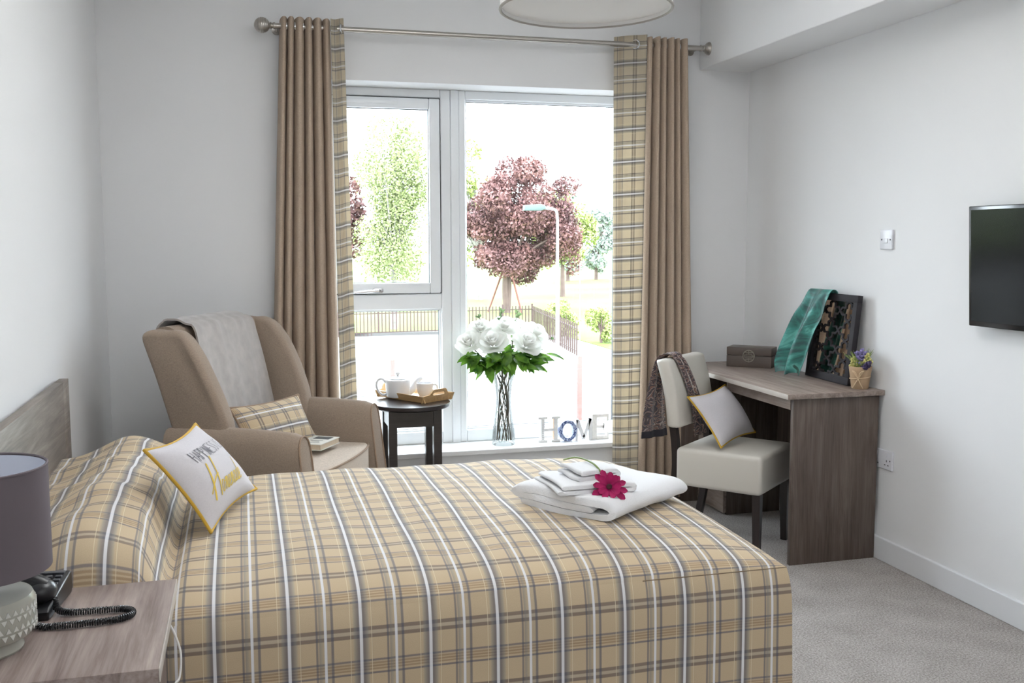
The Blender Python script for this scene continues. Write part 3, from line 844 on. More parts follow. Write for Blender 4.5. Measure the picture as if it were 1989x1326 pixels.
ht, b = towel('hand_towel', 'white hand towel folded flat, in the middle of the towel stack', (0.870, 2.705), n2(1, 0.06), n2(-0.06, 1), 0.25, 0.20,
    [(0.0, 0.006), (0.12, 0.006), (0.232, 0.006), (0.247, 0.013), (0.232, 0.021), (0.12, 0.022), (0.012, 0.022)],
    0.0120, 'white towels stacked on the bed', 5, base2)
obj('folded_cloth', b, M['towel'], ht, ang=75)
base3 = lambda x, y: hbed(x, y) + 0.0955
ft, b = towel('face_towel', 'small white face cloth folded on top of the towel stack', (0.945, 2.740), n2(0.96, 0.22), n2(-0.22, 0.96), 0.15, 0.125,
    [(0.0, 0.007), (0.07, 0.0065), (0.132, 0.007), (0.147, 0.015), (0.132, 0.024), (0.07, 0.025), (0.01, 0.025)],
    0.0130, 'white towels stacked on the bed', 9, base3)
obj('folded_cloth', b, M['towel'], ft, ang=75)
# gerbera
gc = Vector((1.020, 2.685, 0.704))
gd = Vector((-0.30, -0.86, 0.42)).normalized()
gx = gd.orthogonal().normalized(); gy = gd.cross(gx)
gb = thing('gerbera', 'magenta gerbera flower with a thin green stem lying on the towels', 'flower', tuple(gc))
def petal_mesh(ln, wd, cup, lift, nn=6):
    b = B()
    def P(s, q):
        a = q - 0.5; wv = wd * (0.30 + 0.70 * math.sin(PI * 0.5 * min(1, s / 0.7))) * (1 if s < 0.75 else math.sqrt(max(0.0, 1 - ((s - 0.75) / 0.25) ** 2)) * 0.75 + 0.25)
        return Vector((s * ln, a * wv, lift * s + cup * s * s + 0.10 * wd * (abs(a) * 2) ** 2))
    b.grid(nn, 4, P); return b
rs = random.Random(4)
for ring, (npet, ln, cup, lift) in enumerate(((12, 0.047, -0.008, 0.005), (9, 0.031, -0.002, 0.011))):
    for k in range(npet):
        b = petal_mesh(ln * rs.uniform(0.78, 1.12), 0.0185, cup, lift)
        a = 2 * PI * (k + 0.5 * ring + rs.uniform(-0.16, 0.16)) / npet
        mt = Matrix.Translation(gc) @ Matrix((gx, gy, gd)).transposed().to_4x4() @ Matrix.Rotation(a, 4, 'Z') @ Matrix.Translation((0.006, 0, ring * 0.003))
        bmesh.ops.transform(b.bm, matrix=mt, verts=b.bm.verts)
        obj('petal', b, M['gerbera'], gb)
b = B().sphere((0, 0, 0), 0.0085, 16, 8, (1, 1, 0.5))
bmesh.ops.transform(b.bm, matrix=Matrix.Translation(gc + gd * 0.010) @ Matrix((gx, gy, gd)).transposed().to_4x4(), verts=b.bm.verts)
obj('centre', b, M['gerbera_c'], gb)
obj('stem', B().tube(spline([gc - gd * 0.004, gc + Vector((-0.002, 0.04, 0.022)), (1.014, 2.80, 0.748), (1.005, 2.93, 0.742), (0.996, 3.04, 0.712)], 24), 0.0028, 8), M['stem'], gb)

# ------------------------------------------------------------------ nightstand, lamp, phone
ns = thing('nightstand', 'grey oak nightstand beside the near side of the bed', 'nightstand', (-0.39, 2.07, 0))
obj('top', B().box2((-0.622, 1.822, 0.634), (-0.166, 2.318, 0.66), 0.0012), M['oak_ns'], ns)
obj('edge_band', B().box2((-0.166, 1.8225, 0.6345), (-0.1635, 2.3175, 0.6602), 0.0008), M['edge_pale'], ns, label='pale edge strip along the front of the top')
cb = B(); cb.box2((-0.618, 1.850, 0.03), (-0.195, 1.868, 0.634)); cb.box2((-0.618, 2.272, 0.03), (-0.195, 2.290, 0.634)); cb.box2((-0.618, 1.868, 0.03), (-0.605, 2.272, 0.634)); cb.box2((-0.605, 1.868, 0.03), (-0.195, 2.272, 0.048))
obj('carcass', cb, M['oak_ns'], ns, smooth=False)
for z0, z1 in ((0.435, 0.615), (0.245, 0.425), (0.055, 0.235)):
    d = obj('drawer', B().box2((-0.60, 1.872, z0), (-0.19, 2.268, z1), 0.002), M['oak_ns'], ns)
    obj('drawer_handle', B().box2((-0.1905, 2.00, z1 - 0.06), (-0.184, 2.14, z1 - 0.045), 0.002), M['steel'], d)

LX, LY = -0.49, 1.995
lp = thing('table_lamp', 'bedside lamp with a mauve-grey drum shade and patterned ceramic base', 'lamp', (LX, LY, 0.66))
obj('ceramic_base', B().lathe([(0, 0.660), (0.068, 0.660), (0.070, 0.664), (0.066, 0.676), (0.066, 0.682), (0.085, 0.690), (0.0925, 0.704), (0.0935, 0.73), (0.0925, 0.755), (0.088, 0.765), (0.078, 0.769), (0.030, 0.771), (0.018, 0.775), (0.018, 0.790), (0, 0.790)], (LX, LY, 0), 56), M['ceramic'], lp)
b = B()
for row in range(4):
    z0 = 0.698 + row * 0.0148; nn_ = 40
    for k in range(nn_):
        a0 = 2 * PI * (k + 0.5 * (row % 2)) / nn_; dw = 2 * PI / nn_ * 0.36; r = 0.0945
        up = row % 2 == 0
        tri = [(a0 - dw, z0 + (0.010 if up else 0)), (a0 + dw, z0 + (0.010 if up else 0)), (a0, z0 + (0 if up else 0.010))]
        vo = [b.bm.verts.new((LX + r * math.cos(a), LY + r * math.sin(a), z)) for a, z in tri]
        vi = [b.bm.verts.new((LX + 0.0915 * math.cos(a), LY + 0.0915 * math.sin(a), z)) for a, z in tri]
        b.bm.faces.new(vo)
        for m in range(3): b.bm.faces.new((vo[m], vi[m], vi[(m + 1) % 3], vo[(m + 1) % 3]))
obj('triangle_relief', b, M['ceramic_pat'], lp, smooth=False, kind='stuff')
obj('lamp_holder', B().tube([(LX, LY, 0.789), (LX, LY, 0.88)], 0.014, 16), M['chrome'], lp)
sh_ = obj('lamp_shade', B().lathe([(0.1255, 0.815), (0.1255, 1.008), (0.1225, 1.008), (0.1225, 0.815), (0.1255, 0.815)], (LX, LY, 0), 64), M['lamp_shade'], lp)
obj('lining', B().lathe([(0.1222, 0.816), (0.1222, 1.006)], (LX, LY, 0), 64), M['shade_in'], sh_, label='white inner lining')
obj('rim', B().tube([(LX + 0.124 * math.cos(a), LY + 0.124 * math.sin(a), 1.008) for a in np.linspace(0, 2 * PI, 56, endpoint=False)], 0.0028, 6, closed=True), M['lamp_shade'], sh_)
obj('bulb', B().sphere((LX, LY, 0.915), 0.03, 16, 12, (1, 1, 1.25)), M['porcelain'], lp)

ph = thing('telephone', 'black desk telephone with coiled cord behind the bedside lamp', 'telephone', (-0.470, 2.215, 0.66), math.radians(-6))
b = B(); b.prism([(-0.085, 0.0), (0.080, 0.0), (0.088, 0.010), (0.088, 0.046), (0.080, 0.050), (-0.076, 0.026), (-0.088, 0.018), (-0.088, 0.004)], 'x', -0.085, 0.082, 0.004, 3)
obj('phone_base', b, M['phone'], ph, local=True)
pz = lambda y: 0.0375 + 0.154 * y
for r_ in range(4):
    for c_ in range(4):
        y_ = 0.002 + r_ * 0.0165
        obj('key', B().box((0.006 + c_ * 0.0195, y_, pz(y_) + 0.001), (0.0135, 0.010, 0.006), 0.002), M['phone_btn'], ph, local=True)
obj('display', B().box((0.036, 0.071, pz(0.071) + 0.001), (0.072, 0.014, 0.004), 0.001), M['phone_btn'], ph, local=True)
hsb = B()
hs = spline([(-0.105, -0.047, 0.050), (-0.065, -0.047, 0.064), (-0.015, -0.047, 0.072), (0.035, -0.047, 0.070), (0.066, -0.047, 0.056)], 24)
hsb.tube(hs, [0.020 if (i < 6 or i > 17) else 0.016 for i in range(25)], 14)
hsb.sphere((0.056, -0.047, 0.050), 0.033, 22, 12, (0.98, 1.0, 0.74)).sphere((-0.098, -0.047, 0.052), 0.030, 18, 10, (0.95, 1.0, 0.6))
hset = obj('handset', hsb, M['phone'], ph, local=True)
cp = spline([(-0.395, 2.168, 0.690), (-0.386, 2.150, 0.672), (-0.360, 2.138, 0.668), (-0.31, 2.134, 0.668), (-0.262, 2.130, 0.668), (-0.240, 2.114, 0.668), (-0.240, 2.090, 0.668), (-0.262, 2.072, 0.668), (-0.31, 2.066, 0.668), (-0.36, 2.066, 0.668), (-0.41, 2.076, 0.668), (-0.455, 2.130, 0.685)], 700)
hel = []; acc = 0.0
for i, p in enumerate(cp):
    tg = (cp[min(i + 1, len(cp) - 1)] - cp[max(i - 1, 0)]).normalized(); sd = tg.cross(Vector((0, 0, 1))).normalized(); upv = sd.cross(tg)
    if i: acc += (cp[i] - cp[i - 1]).length
    a = 2 * PI * acc / 0.0046
    hel.append(p + sd * 0.0058 * math.cos(a) + upv * 0.0058 * math.sin(a))
obj('coiled_cord', B().tube(hel, 0.0019, 5), M['phone'], ph)
cbl = tag(obj('power_cable', B().tube(spline([(-0.180, 2.240, 0.590), (-0.165, 2.215, 0.568), (-0.153, 2.19, 0.535), (-0.155, 2.16, 0.495), (-0.168, 2.13, 0.46), (-0.172, 2.13, 0.2), (-0.172, 2.15, 0.004), (-0.172, 2.25, 0.004)], 60), 0.0026, 8), M['cable']),
          'thin white cable looping down between nightstand and bed', 'cable')

# ------------------------------------------------------------------ armchair
ac = thing('armchair', 'beige upholstered wingback armchair in the corner by the left curtain', 'armchair', (0.0965, 4.333, 0.0497), math.radians(-27))
ac.scale = (0.965,) * 3
def L(name, b, mat, parent=ac, **k): return obj(name, b, mat, parent, local=True, **k)
def arm(sy):
    b = B(); secs = []
    for k in range(15):
        t = k / 14; x = lerp(-0.25, 0.335, t)
        top = 0.668 + 0.012 * math.sin(PI * t) - 0.004 * t
        if t > 0.93: top -= 0.012 * ((t - 0.93) / 0.07) ** 2
        ring = []
        for (yy, zz) in ((0.478, 0.16), (0.470, 0.40), (0.466, 0.56), (0.462, 0.615), (0.452, 0.645), (0.434, 0.664), (0.410, 0.670), (0.386, 0.664), (0.368, 0.645), (0.358, 0.615), (0.356, 0.56), (0.356, 0.40), (0.356, 0.16)):
            z_ = 0.16 + (zz - 0.16) * (top - 0.16) / 0.51
            xx = x + (0.055 * (1 - (z_ - 0.16) / 0.5) if t > 0.999 else 0.055 * t ** 6 * (1 - (z_ - 0.16) / 0.5))
            ring.append(b.bm.verts.new((xx, sy * yy, z_)))
        secs.append(ring)
    n = len(secs[0])
    for A, C in zip(secs, secs[1:]):
        for m in range(n): b.bm.faces.new((A[m], A[(m + 1) % n], C[(m + 1) % n], C[m]))
    f1 = b.bm.faces.new(secs[0]); f2 = b.bm.faces.new(secs[-1])
    bmesh.ops.recalc_face_normals(b.bm, faces=b.bm.faces)
    front = [Vector(v.co) for v in secs[-1]]
    bmesh.ops.bevel(b.bm, geom=list(f2.edges), offset=0.008, segments=3, profile=0.5, affect='EDGES')
    return b, front
for sy in (-1, 1):
    b, fr = arm(sy)
    a_ = L('arm', b, M['chair_fab'], ang=50)
    pip = [p + Vector((0.0, 0, 0)) for p in fr]
    L('piping', B().tube(spline(pip, 60), 0.0045, 8), M['chair_pipe'], a_)
# backrest: leaning slab with a rounded top
def backx(z):  # front face of the back
    return lerp(-0.105, -0.235, sm(0.40, 1.08, z) * 0.6 + (z - 0.40) / 0.68 * 0.4)
b = B(); prof = []
zz = np.linspace(0.20, 1.035, 22)
fr = [(backx(z), z) for z in zz]; rr = [(backx(z) - 0.115, z) for z in zz]
capc = [((fr[-1][0] + rr[-1][0]) / 2 + 0.0575 * math.cos(a), 1.035 + 0.042 * math.sin(a)) for a in np.linspace(0, PI, 9)[1:-1]]
outline = fr + capc + rr[::-1]
b.prism(outline, 'y', -0.352, 0.352, 0.0)
L('backrest', b, M['chair_fab'], ang=50)
for sy in (-1, 1):
    # wing: outline in x-z, rounded edges, flaring outward to the front
    wo = [(-0.200, 0.50), (-0.238, 0.66), (-0.290, 0.85), (-0.335, 0.98), (-0.350, 1.030), (-0.340, 1.056), (-0.305, 1.068), (-0.255, 1.064), (-0.205, 1.066), (-0.165, 1.050), (-0.128, 1.012), (-0.085, 0.945), (-0.040, 0.850), (-0.005, 0.760), (0.015, 0.690), (0.02, 0.60), (-0.02, 0.50)]
    sp = [(p.x, p.y) for p in spline([(x, z, 0) for x, z in wo] + [(wo[0][0], wo[0][1], 0)], 60)][:-1]
    b = B(); b.prism(sp, 'y', sy * 0.338, sy * 0.432, 0.030, 4)
    for v in b.bm.verts:
        t = sm(-0.30, 0.02, v.co.x) * sm(0.60, 0.95, v.co.z)
        v.co.y += sy * (0.016 * t + 0.012 * (v.co.z - 0.6) - 0.016 * math.exp(-((v.co.x + 0.20) / 0.05) ** 2) * (1 if abs(v.co.y) > 0.385 else 0))
    wg = L('wing', b, M['chair_fab'], ang=60)
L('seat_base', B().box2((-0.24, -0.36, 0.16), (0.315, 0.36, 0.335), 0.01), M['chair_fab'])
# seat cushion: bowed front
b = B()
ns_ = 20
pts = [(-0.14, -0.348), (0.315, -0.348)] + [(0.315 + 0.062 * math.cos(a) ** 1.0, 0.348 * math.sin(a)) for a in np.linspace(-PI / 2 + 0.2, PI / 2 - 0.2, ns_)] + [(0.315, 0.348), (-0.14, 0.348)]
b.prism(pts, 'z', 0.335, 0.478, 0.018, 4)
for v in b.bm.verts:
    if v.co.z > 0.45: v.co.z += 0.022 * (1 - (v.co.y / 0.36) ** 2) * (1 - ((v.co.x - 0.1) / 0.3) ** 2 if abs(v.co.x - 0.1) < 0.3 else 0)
sc0 = L('seat_cushion', b, M['chair_fab_lit'], ang=60)
pp = [(x + 0.000, y, 0.474) for x, y in pts[1:-1]]
L('piping', B().tube(pp, 0.0045, 8), M['chair_pipe'], sc0)
for lx, ly in ((0.29, 0.40), (0.29, -0.40), (-0.22, 0.36), (-0.22, -0.36)):
    L('leg', B().lathe([(0, -0.0515), (0.017, -0.0515), (0.026, 0.165), (0, 0.165)], (lx, ly, 0), 16), M['wenge'])
# throw draped over the back
thr = thing('throw_blanket', 'silver-grey velvet throw draped over the back of the armchair', 'blanket', (0.0965, 4.333, 1.1016), math.radians(-27)); thr.scale = (0.965,) * 3
rows = []
pth = [(-0.370, 0.90), (-0.371, 0.95), (-0.371, 1.00), (-0.362, 1.055), (-0.330, 1.086), (-0.295, 1.092), (-0.255, 1.088), (-0.216, 1.060), (-0.198, 1.00), (-0.178, 0.92), (-0.158, 0.83), (-0.140, 0.74), (-0.124, 0.66), (-0.110, 0.585)]
pth = spline([(x, z, 0) for x, z in pth], 60)
for i, p in enumerate(pth):
    t = i / 60; rows.append([])
    for k in range(29):
        s = k / 28
        y = lerp(lerp(-0.27, -0.27, t), lerp(0.225, 0.285, t), s)
        off = 0.0035 * math.sin(14 * s + 5 * t) + 0.002 * math.sin(31 * s + 3)
        nx = 1 if t > 0.5 else -1
        edge = math.exp(-min(s, 1 - s) * 40) * 0.004
        rows[-1].append((p.x + nx * (0.006 + abs(off) + edge), y, p.y - 1.09 + 0.004 + (abs(off) if 0.3 < t < 0.6 else 0)))
L('cloth', B().sheet(rows, 0.008), M['throw'], thr, ang=70)
# plaid cushion
ca = Cushion([(-0.075, -0.235, 0.725), (0.030, 0.235, 0.715), (0.130, 0.220, 0.508), (0.005, -0.22, 0.508)], 0.055, 0.045, 0.09, seed=2)
pcn = thing('cushion', 'plaid cushion with beige piping propped on the armchair seat', 'cushion', (0.0965, 4.333, 0.5322), math.radians(-27)); pcn.scale = (0.965,) * 3
for q in (ca.TL, ca.TR, ca.BR, ca.BL): q.z -= 0.5
L('cover', ca.build(26, swap=True, uo=0.07, vo=0.075), M['plaid'], pcn, ang=80)
L('piping', B().tube(ca.rim(), 0.005, 8, closed=True), M['chair_pipe'], pcn)
# book on the seat
bk = thing('book', 'hardback book with a pale photo cover lying on the armchair seat', 'book', (0.2895, 4.347, 0.5330), math.radians(-32))
L('pages', B().box((0, 0, 0.016), (0.128, 0.172, 0.020)), M['pages'], bk, smooth=False)
L('cover', B().box((0, 0, 0.0285), (0.134, 0.178, 0.004), 0.001).box((0, 0, 0.004), (0.134, 0.178, 0.004), 0.001).box((-0.065, 0, 0.016), (0.004, 0.178, 0.024)), M['book'], bk)
L('cover_photo', B().box((0.010, 0.045, 0.0309), (0.075, 0.050, 0.0008)), M['photo_dk'], bk, smooth=False)
b = B()
for yy, wd in ((-0.012, 0.060), (-0.028, 0.040), (-0.055, 0.070)):
    b.box((0.008, yy, 0.0309), (wd, 0.003, 0.0006))
L('cover_lines', b, M['print_grey'], bk, smooth=False)

# ------------------------------------------------------------------ side table with tray
TX, TY, TZ = 0.79, 4.855, 0.63
st = thing('side_table', 'small round black side table between armchair and window', 'table', (TX, TY, 0))
obj('table_top', B().lathe([(0, TZ - 0.026), (0.178, TZ - 0.026), (0.192, TZ - 0.018), (0.196, TZ - 0.008), (0.194, TZ), (0, TZ)], (TX, TY, 0), 64), M['table_black'], st)
hl = 0.130
for sx in (-1, 1):
    for sy in (-1, 1):
        obj('leg', B().prism([(sx * (hl - 0.020) + TX - 0.020, TY + sy * (hl - 0.020) - 0.020), (sx * (hl - 0.020) + TX + 0.020, TY + sy * (hl - 0.020) - 0.020), (sx * (hl - 0.020) + TX + 0.020, TY + sy * (hl - 0.020) + 0.020), (sx * (hl - 0.020) + TX - 0.020, TY + sy * (hl - 0.020) + 0.020)], 'z', 0, TZ - 0.026), M['table_black'], st, smooth=False)
for k in range(4):
    a = k * PI / 2
    c = (TX + math.cos(a) * (hl - 0.012), TY + math.sin(a) * (hl - 0.012), TZ - 0.066)
    obj('apron', B().box(c, (0.014 if k % 2 == 0 else 2 * hl - 0.08, 2 * hl - 0.08 if k % 2 == 0 else 0.014, 0.080)), M['table_black'], st, smooth=False)
# tray: local x runs along the long side
ta = math.atan2(0.84, -0.54)
TR0 = Vector((0.838, 4.782, 0))
D1 = Vector((-0.54, 0.84, 0)).normalized(); D2 = Vector((0.84, 0.54, 0)).normalized()
TLn, TWn = 0.33, 0.185
tcx = TR0 + D1 * TLn / 2 + D2 * TWn / 2
tray = thing('serving_tray', 'bamboo serving tray with cut-out handles on the black side table', 'tray', (tcx.x, tcx.y, TZ), math.atan2(D1.y, D1.x))
hx, hy = TLn / 2, TWn / 2
obj('tray_base', B().box((0, 0, 0.005), (TLn, TWn, 0.008)), M['bamboo'], tray, local=True, smooth=False)
for sy in (-1, 1):
    b = B(); b.prism([(sy * hy, 0.001), (sy * (hy + 0.014), 0.036), (sy * (hy + 0.006), 0.036), (sy * (hy - 0.008), 0.001)], 'x', -hx - 0.012, hx + 0.012)
    obj('long_side', b, M['bamboo'], tray, local=True, smooth=False)
for sx in (-1, 1):
    # handle end, outline in y-z with a slot, leaning outward
    b = B()
    W2 = hy + 0.010
    outer = [(-W2, 0.001), (W2, 0.001), (W2 + 0.006, 0.036), (0.062, 0.040), (0.044, 0.062), (0.036, 0.066), (-0.036, 0.066), (-0.044, 0.062), (-0.062, 0.040), (-W2 - 0.006, 0.036)]
    slot = [(-0.036, 0.036), (0.036, 0.036), (0.042, 0.042), (0.036, 0.050), (-0.036, 0.050), (-0.042, 0.042)]
    from mathutils.geometry import tessellate_polygon
    allp = outer + slot
    tri = tessellate_polygon([[Vector((y, z, 0)) for y, z in outer], [Vector((y, z, 0)) for y, z in slot]])
    vv = []
    for o_ in (0.0, 0.008):
        vv.append([b.bm.verts.new((sx * (hx - 0.004 + o_ + z * 0.35), y, z)) for y, z in allp])
    for t3 in tri:
        b.bm.faces.new([vv[0][i] for i in t3]); b.bm.faces.new([vv[1][i] for i in reversed(t3)])
    no = len(outer)
    for i in range(no):
        j = (i + 1) % no; b.bm.faces.new((vv[0][i], vv[0][j], vv[1][j], vv[1][i]))
    for i in range(len(slot)):
        j = (i + 1) % len(slot); b.bm.faces.new((vv[0][no + i], vv[1][no + i], vv[1][no + j], vv[0][no + j]))
    bmesh.ops.recalc_face_normals(b.bm, faces=b.bm.faces)
    obj('handle_end', b, M['bamboo'], tray, local=True, smooth=False)
TS = TZ + 0.009
# teapot: handle to the left, spout to the right
tpx, tpy = 0.745, 4.985
tpt = thing('teapot', 'white porcelain teapot with lid and spout on the bamboo tray', 'teapot', (tpx, tpy, TS), math.radians(-6))
obj('body', B().lathe([(0, 0), (0.054, 0), (0.058, 0.004), (0.0615, 0.03), (0.063, 0.06), (0.0635, 0.082), (0.061, 0.088), (0.045, 0.092), (0, 0.092)], seg=48), M['porcelain'], tpt, local=True)
lid = obj('lid', B().lathe([(0, 0.090), (0.047, 0.090), (0.048, 0.094), (0.040, 0.099), (0.010, 0.103), (0.0065, 0.106), (0.0065, 0.110), (0.011, 0.115), (0.011, 0.122), (0.006, 0.126), (0, 0.126)], seg=40), M['porcelain'], tpt, local=True)
obj('spout', B().tube(spline([(0.052, 0, 0.022), (0.078, 0, 0.040), (0.094, 0, 0.070), (0.112, 0, 0.088), (0.124, 0, 0.091)], 24), [lerp(0.023, 0.0095, (k / 24) ** 0.7) for k in range(25)], 16), M['porcelain'], tpt, local=True)
obj('handle', B().tube(spline([(-0.060, 0, 0.072), (-0.078, 0, 0.092), (-0.100, 0, 0.086), (-0.108, 0, 0.060), (-0.098, 0, 0.030), (-0.078, 0, 0.012), (-0.058, 0, 0.014)], 36), 0.0058, 10), M['porcelain'], tpt, local=True)
cp_ = thing('coffee_cup', 'white porcelain cup on the bamboo tray beside the teapot', 'cup', (0.868, 4.895, TS + 0.007), math.radians(-15))
obj('bowl', B().lathe([(0, 0), (0.024, 0), (0.028, 0.004), (0.036, 0.022), (0.0415, 0.045), (0.0425, 0.070), (0.0395, 0.070), (0.038, 0.045), (0.032, 0.020), (0.022, 0.008), (0, 0.007)], seg=40), M['porcelain'], cp_, local=True)
obj('handle', B().tube(spline([(0.040, 0, 0.060), (0.054, 0, 0.062), (0.063, 0, 0.048), (0.056, 0, 0.028), (0.036, 0, 0.020)], 24), 0.0042, 8), M['porcelain'], cp_, local=True)
tag(obj('coaster', B().lathe([(0, 0), (0.048, 0), (0.050, 0.003), (0.048, 0.006), (0, 0.006)], (0.855, 4.905, TS), 36), M['bamboo']), 'round wooden coaster under the white cup on the tray', 'coaster')

# ------------------------------------------------------------------ vase with roses, letters on the sill
SZ = WZ0 + 0.027
VX, VY = 1.343, 5.150
prof = [(0.060, 0.0), (0.063, 0.006), (0.0625, 0.03), (0.056, 0.11), (0.046, 0.19), (0.0425, 0.25), (0.047, 0.31), (0.058, 0.36), (0.070, 0.398)]
ps = [(p.x, p.y) for p in spline([(r, z, 0) for r, z in prof], 40)]
vs_ = [(0, 0.0)] + ps + [(r - 0.003, z) for r, z in ps[::-1] if z > 0.022] + [(0.045, 0.018), (0, 0.016)]
vase = thing('vase', 'tall waisted clear glass vase standing on the window sill', 'vase', (VX, VY, SZ + 0.0005))
obj('glass_body', B().lathe(vs_, (VX, VY, SZ + 0.0005), 48), M['vglass'], vase)
obj('rim', B().tube([(VX + 0.0685 * math.cos(a), VY + 0.0685 * math.sin(a), SZ + 0.399) for a in np.linspace(0, 2 * PI, 40, endpoint=False)], 0.0018, 6, closed=True), M['vglass'], vase)
def vase_r(z):
    z -= SZ
    for (r0, z0), (r1, z1) in zip(ps, ps[1:]):
        if z <= z1: return lerp(r0, r1, (z - z0) / (z1 - z0 + 1e-9)) - 0.008
    return ps[-1][0] - 0.008

def petal3(b, c, fr, a, r, hgt, open_, wd, seed):
    """one cupped rose petal about the bloom's axis"""
    X, Y, Z = fr
    def P(s, q):
        aa = a + (q - 0.5) * wd
        rr_ = r * (0.25 + 0.95 * s ** 0.7) + open_ * s ** 3 + 0.10 * r * math.sin(7 * q + seed) * s
        zz_ = hgt * s - open_ * 0.55 * s ** 5 - 0.18 * hgt * (2 * q - 1) ** 2 * s
        return c + X * (rr_ * math.cos(aa)) + Y * (rr_ * math.sin(aa)) + Z * zz_
    b.grid(6, 8, P); return b
def frame_of(d):
    d = d.normalized(); X = d.orthogonal().normalized(); return (X, d.cross(X), d)
def leaf(b, base, d, up, ln, wd):
    d = d.normalized(); sd = d.cross(up).normalized(); nn = sd.cross(d)
    def P(s, q):
        a = (q - 0.5) * 2; w_ = wd * math.sin(PI * s ** 0.85) ** 0.8 * (1 - 0.35 * s) + 0.0005
        return base + d * (ln * s) + sd * (a * w_) + nn * (0.22 * wd * abs(a) - 0.25 * ln * s * s)
    b.grid(7, 4, P); return b
VB = Vector((VX, VY, SZ + 0.012))
roses = [  # bloom centre (x, y, z), bloom size, label
    ((1.150, 5.125, 0.885), 0.052, 'white rose bloom at the far left of the vase bouquet'),
    ((1.262, 5.070, 0.890), 0.060, 'large white rose at lower left centre of the vase bouquet'),
    ((1.222, 5.175, 0.955), 0.048, 'white rose at upper left of the vase bouquet'),
    ((1.345, 5.130, 0.965), 0.056, 'topmost white rose in the middle of the vase bouquet'),
    ((1.447, 5.065, 0.880), 0.060, 'large white rose at lower right of the vase bouquet'),
    ((1.520, 5.140, 0.925), 0.054, 'white rose at the far right of the vase bouquet'),
    ((1.425, 5.195, 0.960), 0.048, 'white rose at the back right of the vase bouquet'),
    ((1.300, 5.215, 0.940), 0.046, 'white rose at the back of the vase bouquet'),
]
rl = random.Random(21)
nstem = len(roses) + 8
def stem_path(k, target):
    tgt = Vector(target); out = tgt - Vector((VX, VY, tgt.z)); oa = math.atan2(out.y, out.x)
    fa = 2 * PI * (k * 0.382)
    foot = Vector((VX + 0.042 * math.cos(fa), VY + 0.042 * math.sin(fa), SZ + 0.022))
    wa = fa + rl.uniform(0.9, 1.6)
    ws = Vector((VX + 0.026 * math.cos(wa), VY + 0.026 * math.sin(wa), SZ + 0.25))
    na = fa + 2.6
    nk = Vector((VX + 0.048 * math.cos(oa) * 0.6 + 0.018 * math.cos(na), VY + 0.048 * math.sin(oa) * 0.6 + 0.018 * math.sin(na), SZ + 0.396))
    return foot, ws, nk, tgt
for k, (c, sz, lb) in enumerate(roses):
    foot, ws, nk, tgt = stem_path(k, c)
    d = (tgt - nk).normalized(); d = (d + Vector((0, -0.75, 0.35))).normalized()
    ro = thing('white_rose', lb, 'rose', tuple(foot), 0, 'white roses in the glass vase')
    obj('stem', B().tube(spline([foot, ws, nk, tgt - d * 0.02], 20), 0.0033, 6), M['rstem'], ro)
    fr = frame_of(d)
    bl = B(); bl.sphere((0, 0, 0), sz * 0.24, 12, 8, (1, 1, 1.5))
    bmesh.ops.transform(bl.bm, matrix=Matrix.Translation(tgt + d * sz * 0.22) @ Matrix(fr).transposed().to_4x4(), verts=bl.bm.verts)
    blo = obj('bloom', bl, M['rose'], ro)
    for ring, (npt, r_, hg, op, wd_) in enumerate(((3, 0.24, 1.02, 0.02, 2.7), (4, 0.46, 1.04, 0.06, 2.1), (5, 0.76, 0.88, 0.22, 1.7), (6, 0.92, 0.62, 0.36, 1.5))):
        for m in range(npt):
            pb = petal3(B(), tgt - d * sz * 0.30, fr, 2 * PI * (m + 0.5 * ring) / npt + rl.uniform(-.2, .2), sz * r_, sz * hg * 1.15, sz * op, wd_, rl.uniform(0, 6))
            obj('petal', pb, M['rose'], blo, ang=80)
    for m in range(9):
        oa = rl.uniform(0, 2 * PI); el = rl.uniform(-0.55, 0.35); rr = rl.uniform(0.35, 1.0)
        p = Vector((VX + 0.5 * (tgt.x - VX) + 0.13 * rr * math.cos(oa), 5.125 + 0.085 * rr * math.sin(oa) - 0.02, 0.815 + 0.075 * el))
        dd = (Vector(((p.x - VX) * 5 + rl.uniform(-.5, .5), -0.55 + rl.uniform(-.3, .3), rl.uniform(-0.75, 0.25)))).normalized()
        lf = leaf(B(), p, dd, Vector((rl.uniform(-.4, .4), -0.55, 0.8)).normalized(), rl.uniform(0.070, 0.105), rl.uniform(0.023, 0.032))
        q0 = nk.lerp(tgt, min(0.9, max(0.05, (p.z - nk.z) / (tgt.z - nk.z + 1e-6))))
        lf.tube([q0, q0.lerp(p, 0.5) + Vector((0, 0, 0.006)), p], 0.0011, 5)
        obj('leaf', lf, M['leaf'], ro, ang=80)
sprigs = [((1.115, 5.12, 0.80), 'leafy green sprig drooping at the left of the vase bouquet', 'leaf'), ((1.215, 5.08, 0.745), 'leafy green sprig at the lower left of the bouquet', 'leaf'), ((1.575, 5.11, 0.815), 'leafy green sprig reaching out low at the right of the bouquet', 'leaf'),
          ((1.490, 5.08, 0.755), 'leafy green sprig at the lower right of the bouquet', 'leaf'), ((1.625, 5.17, 0.90), 'thin eucalyptus sprig reaching out at the right of the bouquet', 'euca'), ((1.34, 5.08, 0.80), 'leafy green sprig in the lower middle of the bouquet', 'leaf'),
          ((1.335, 5.16, 1.055), 'pale eucalyptus sprig rising at the top of the bouquet', 'euca'), ((1.435, 5.19, 1.045), 'pale eucalyptus sprig rising at upper right of the bouquet', 'euca'), ((1.215, 5.20, 1.035), 'thin twig sprig rising at upper left of the bouquet', 'euca')]
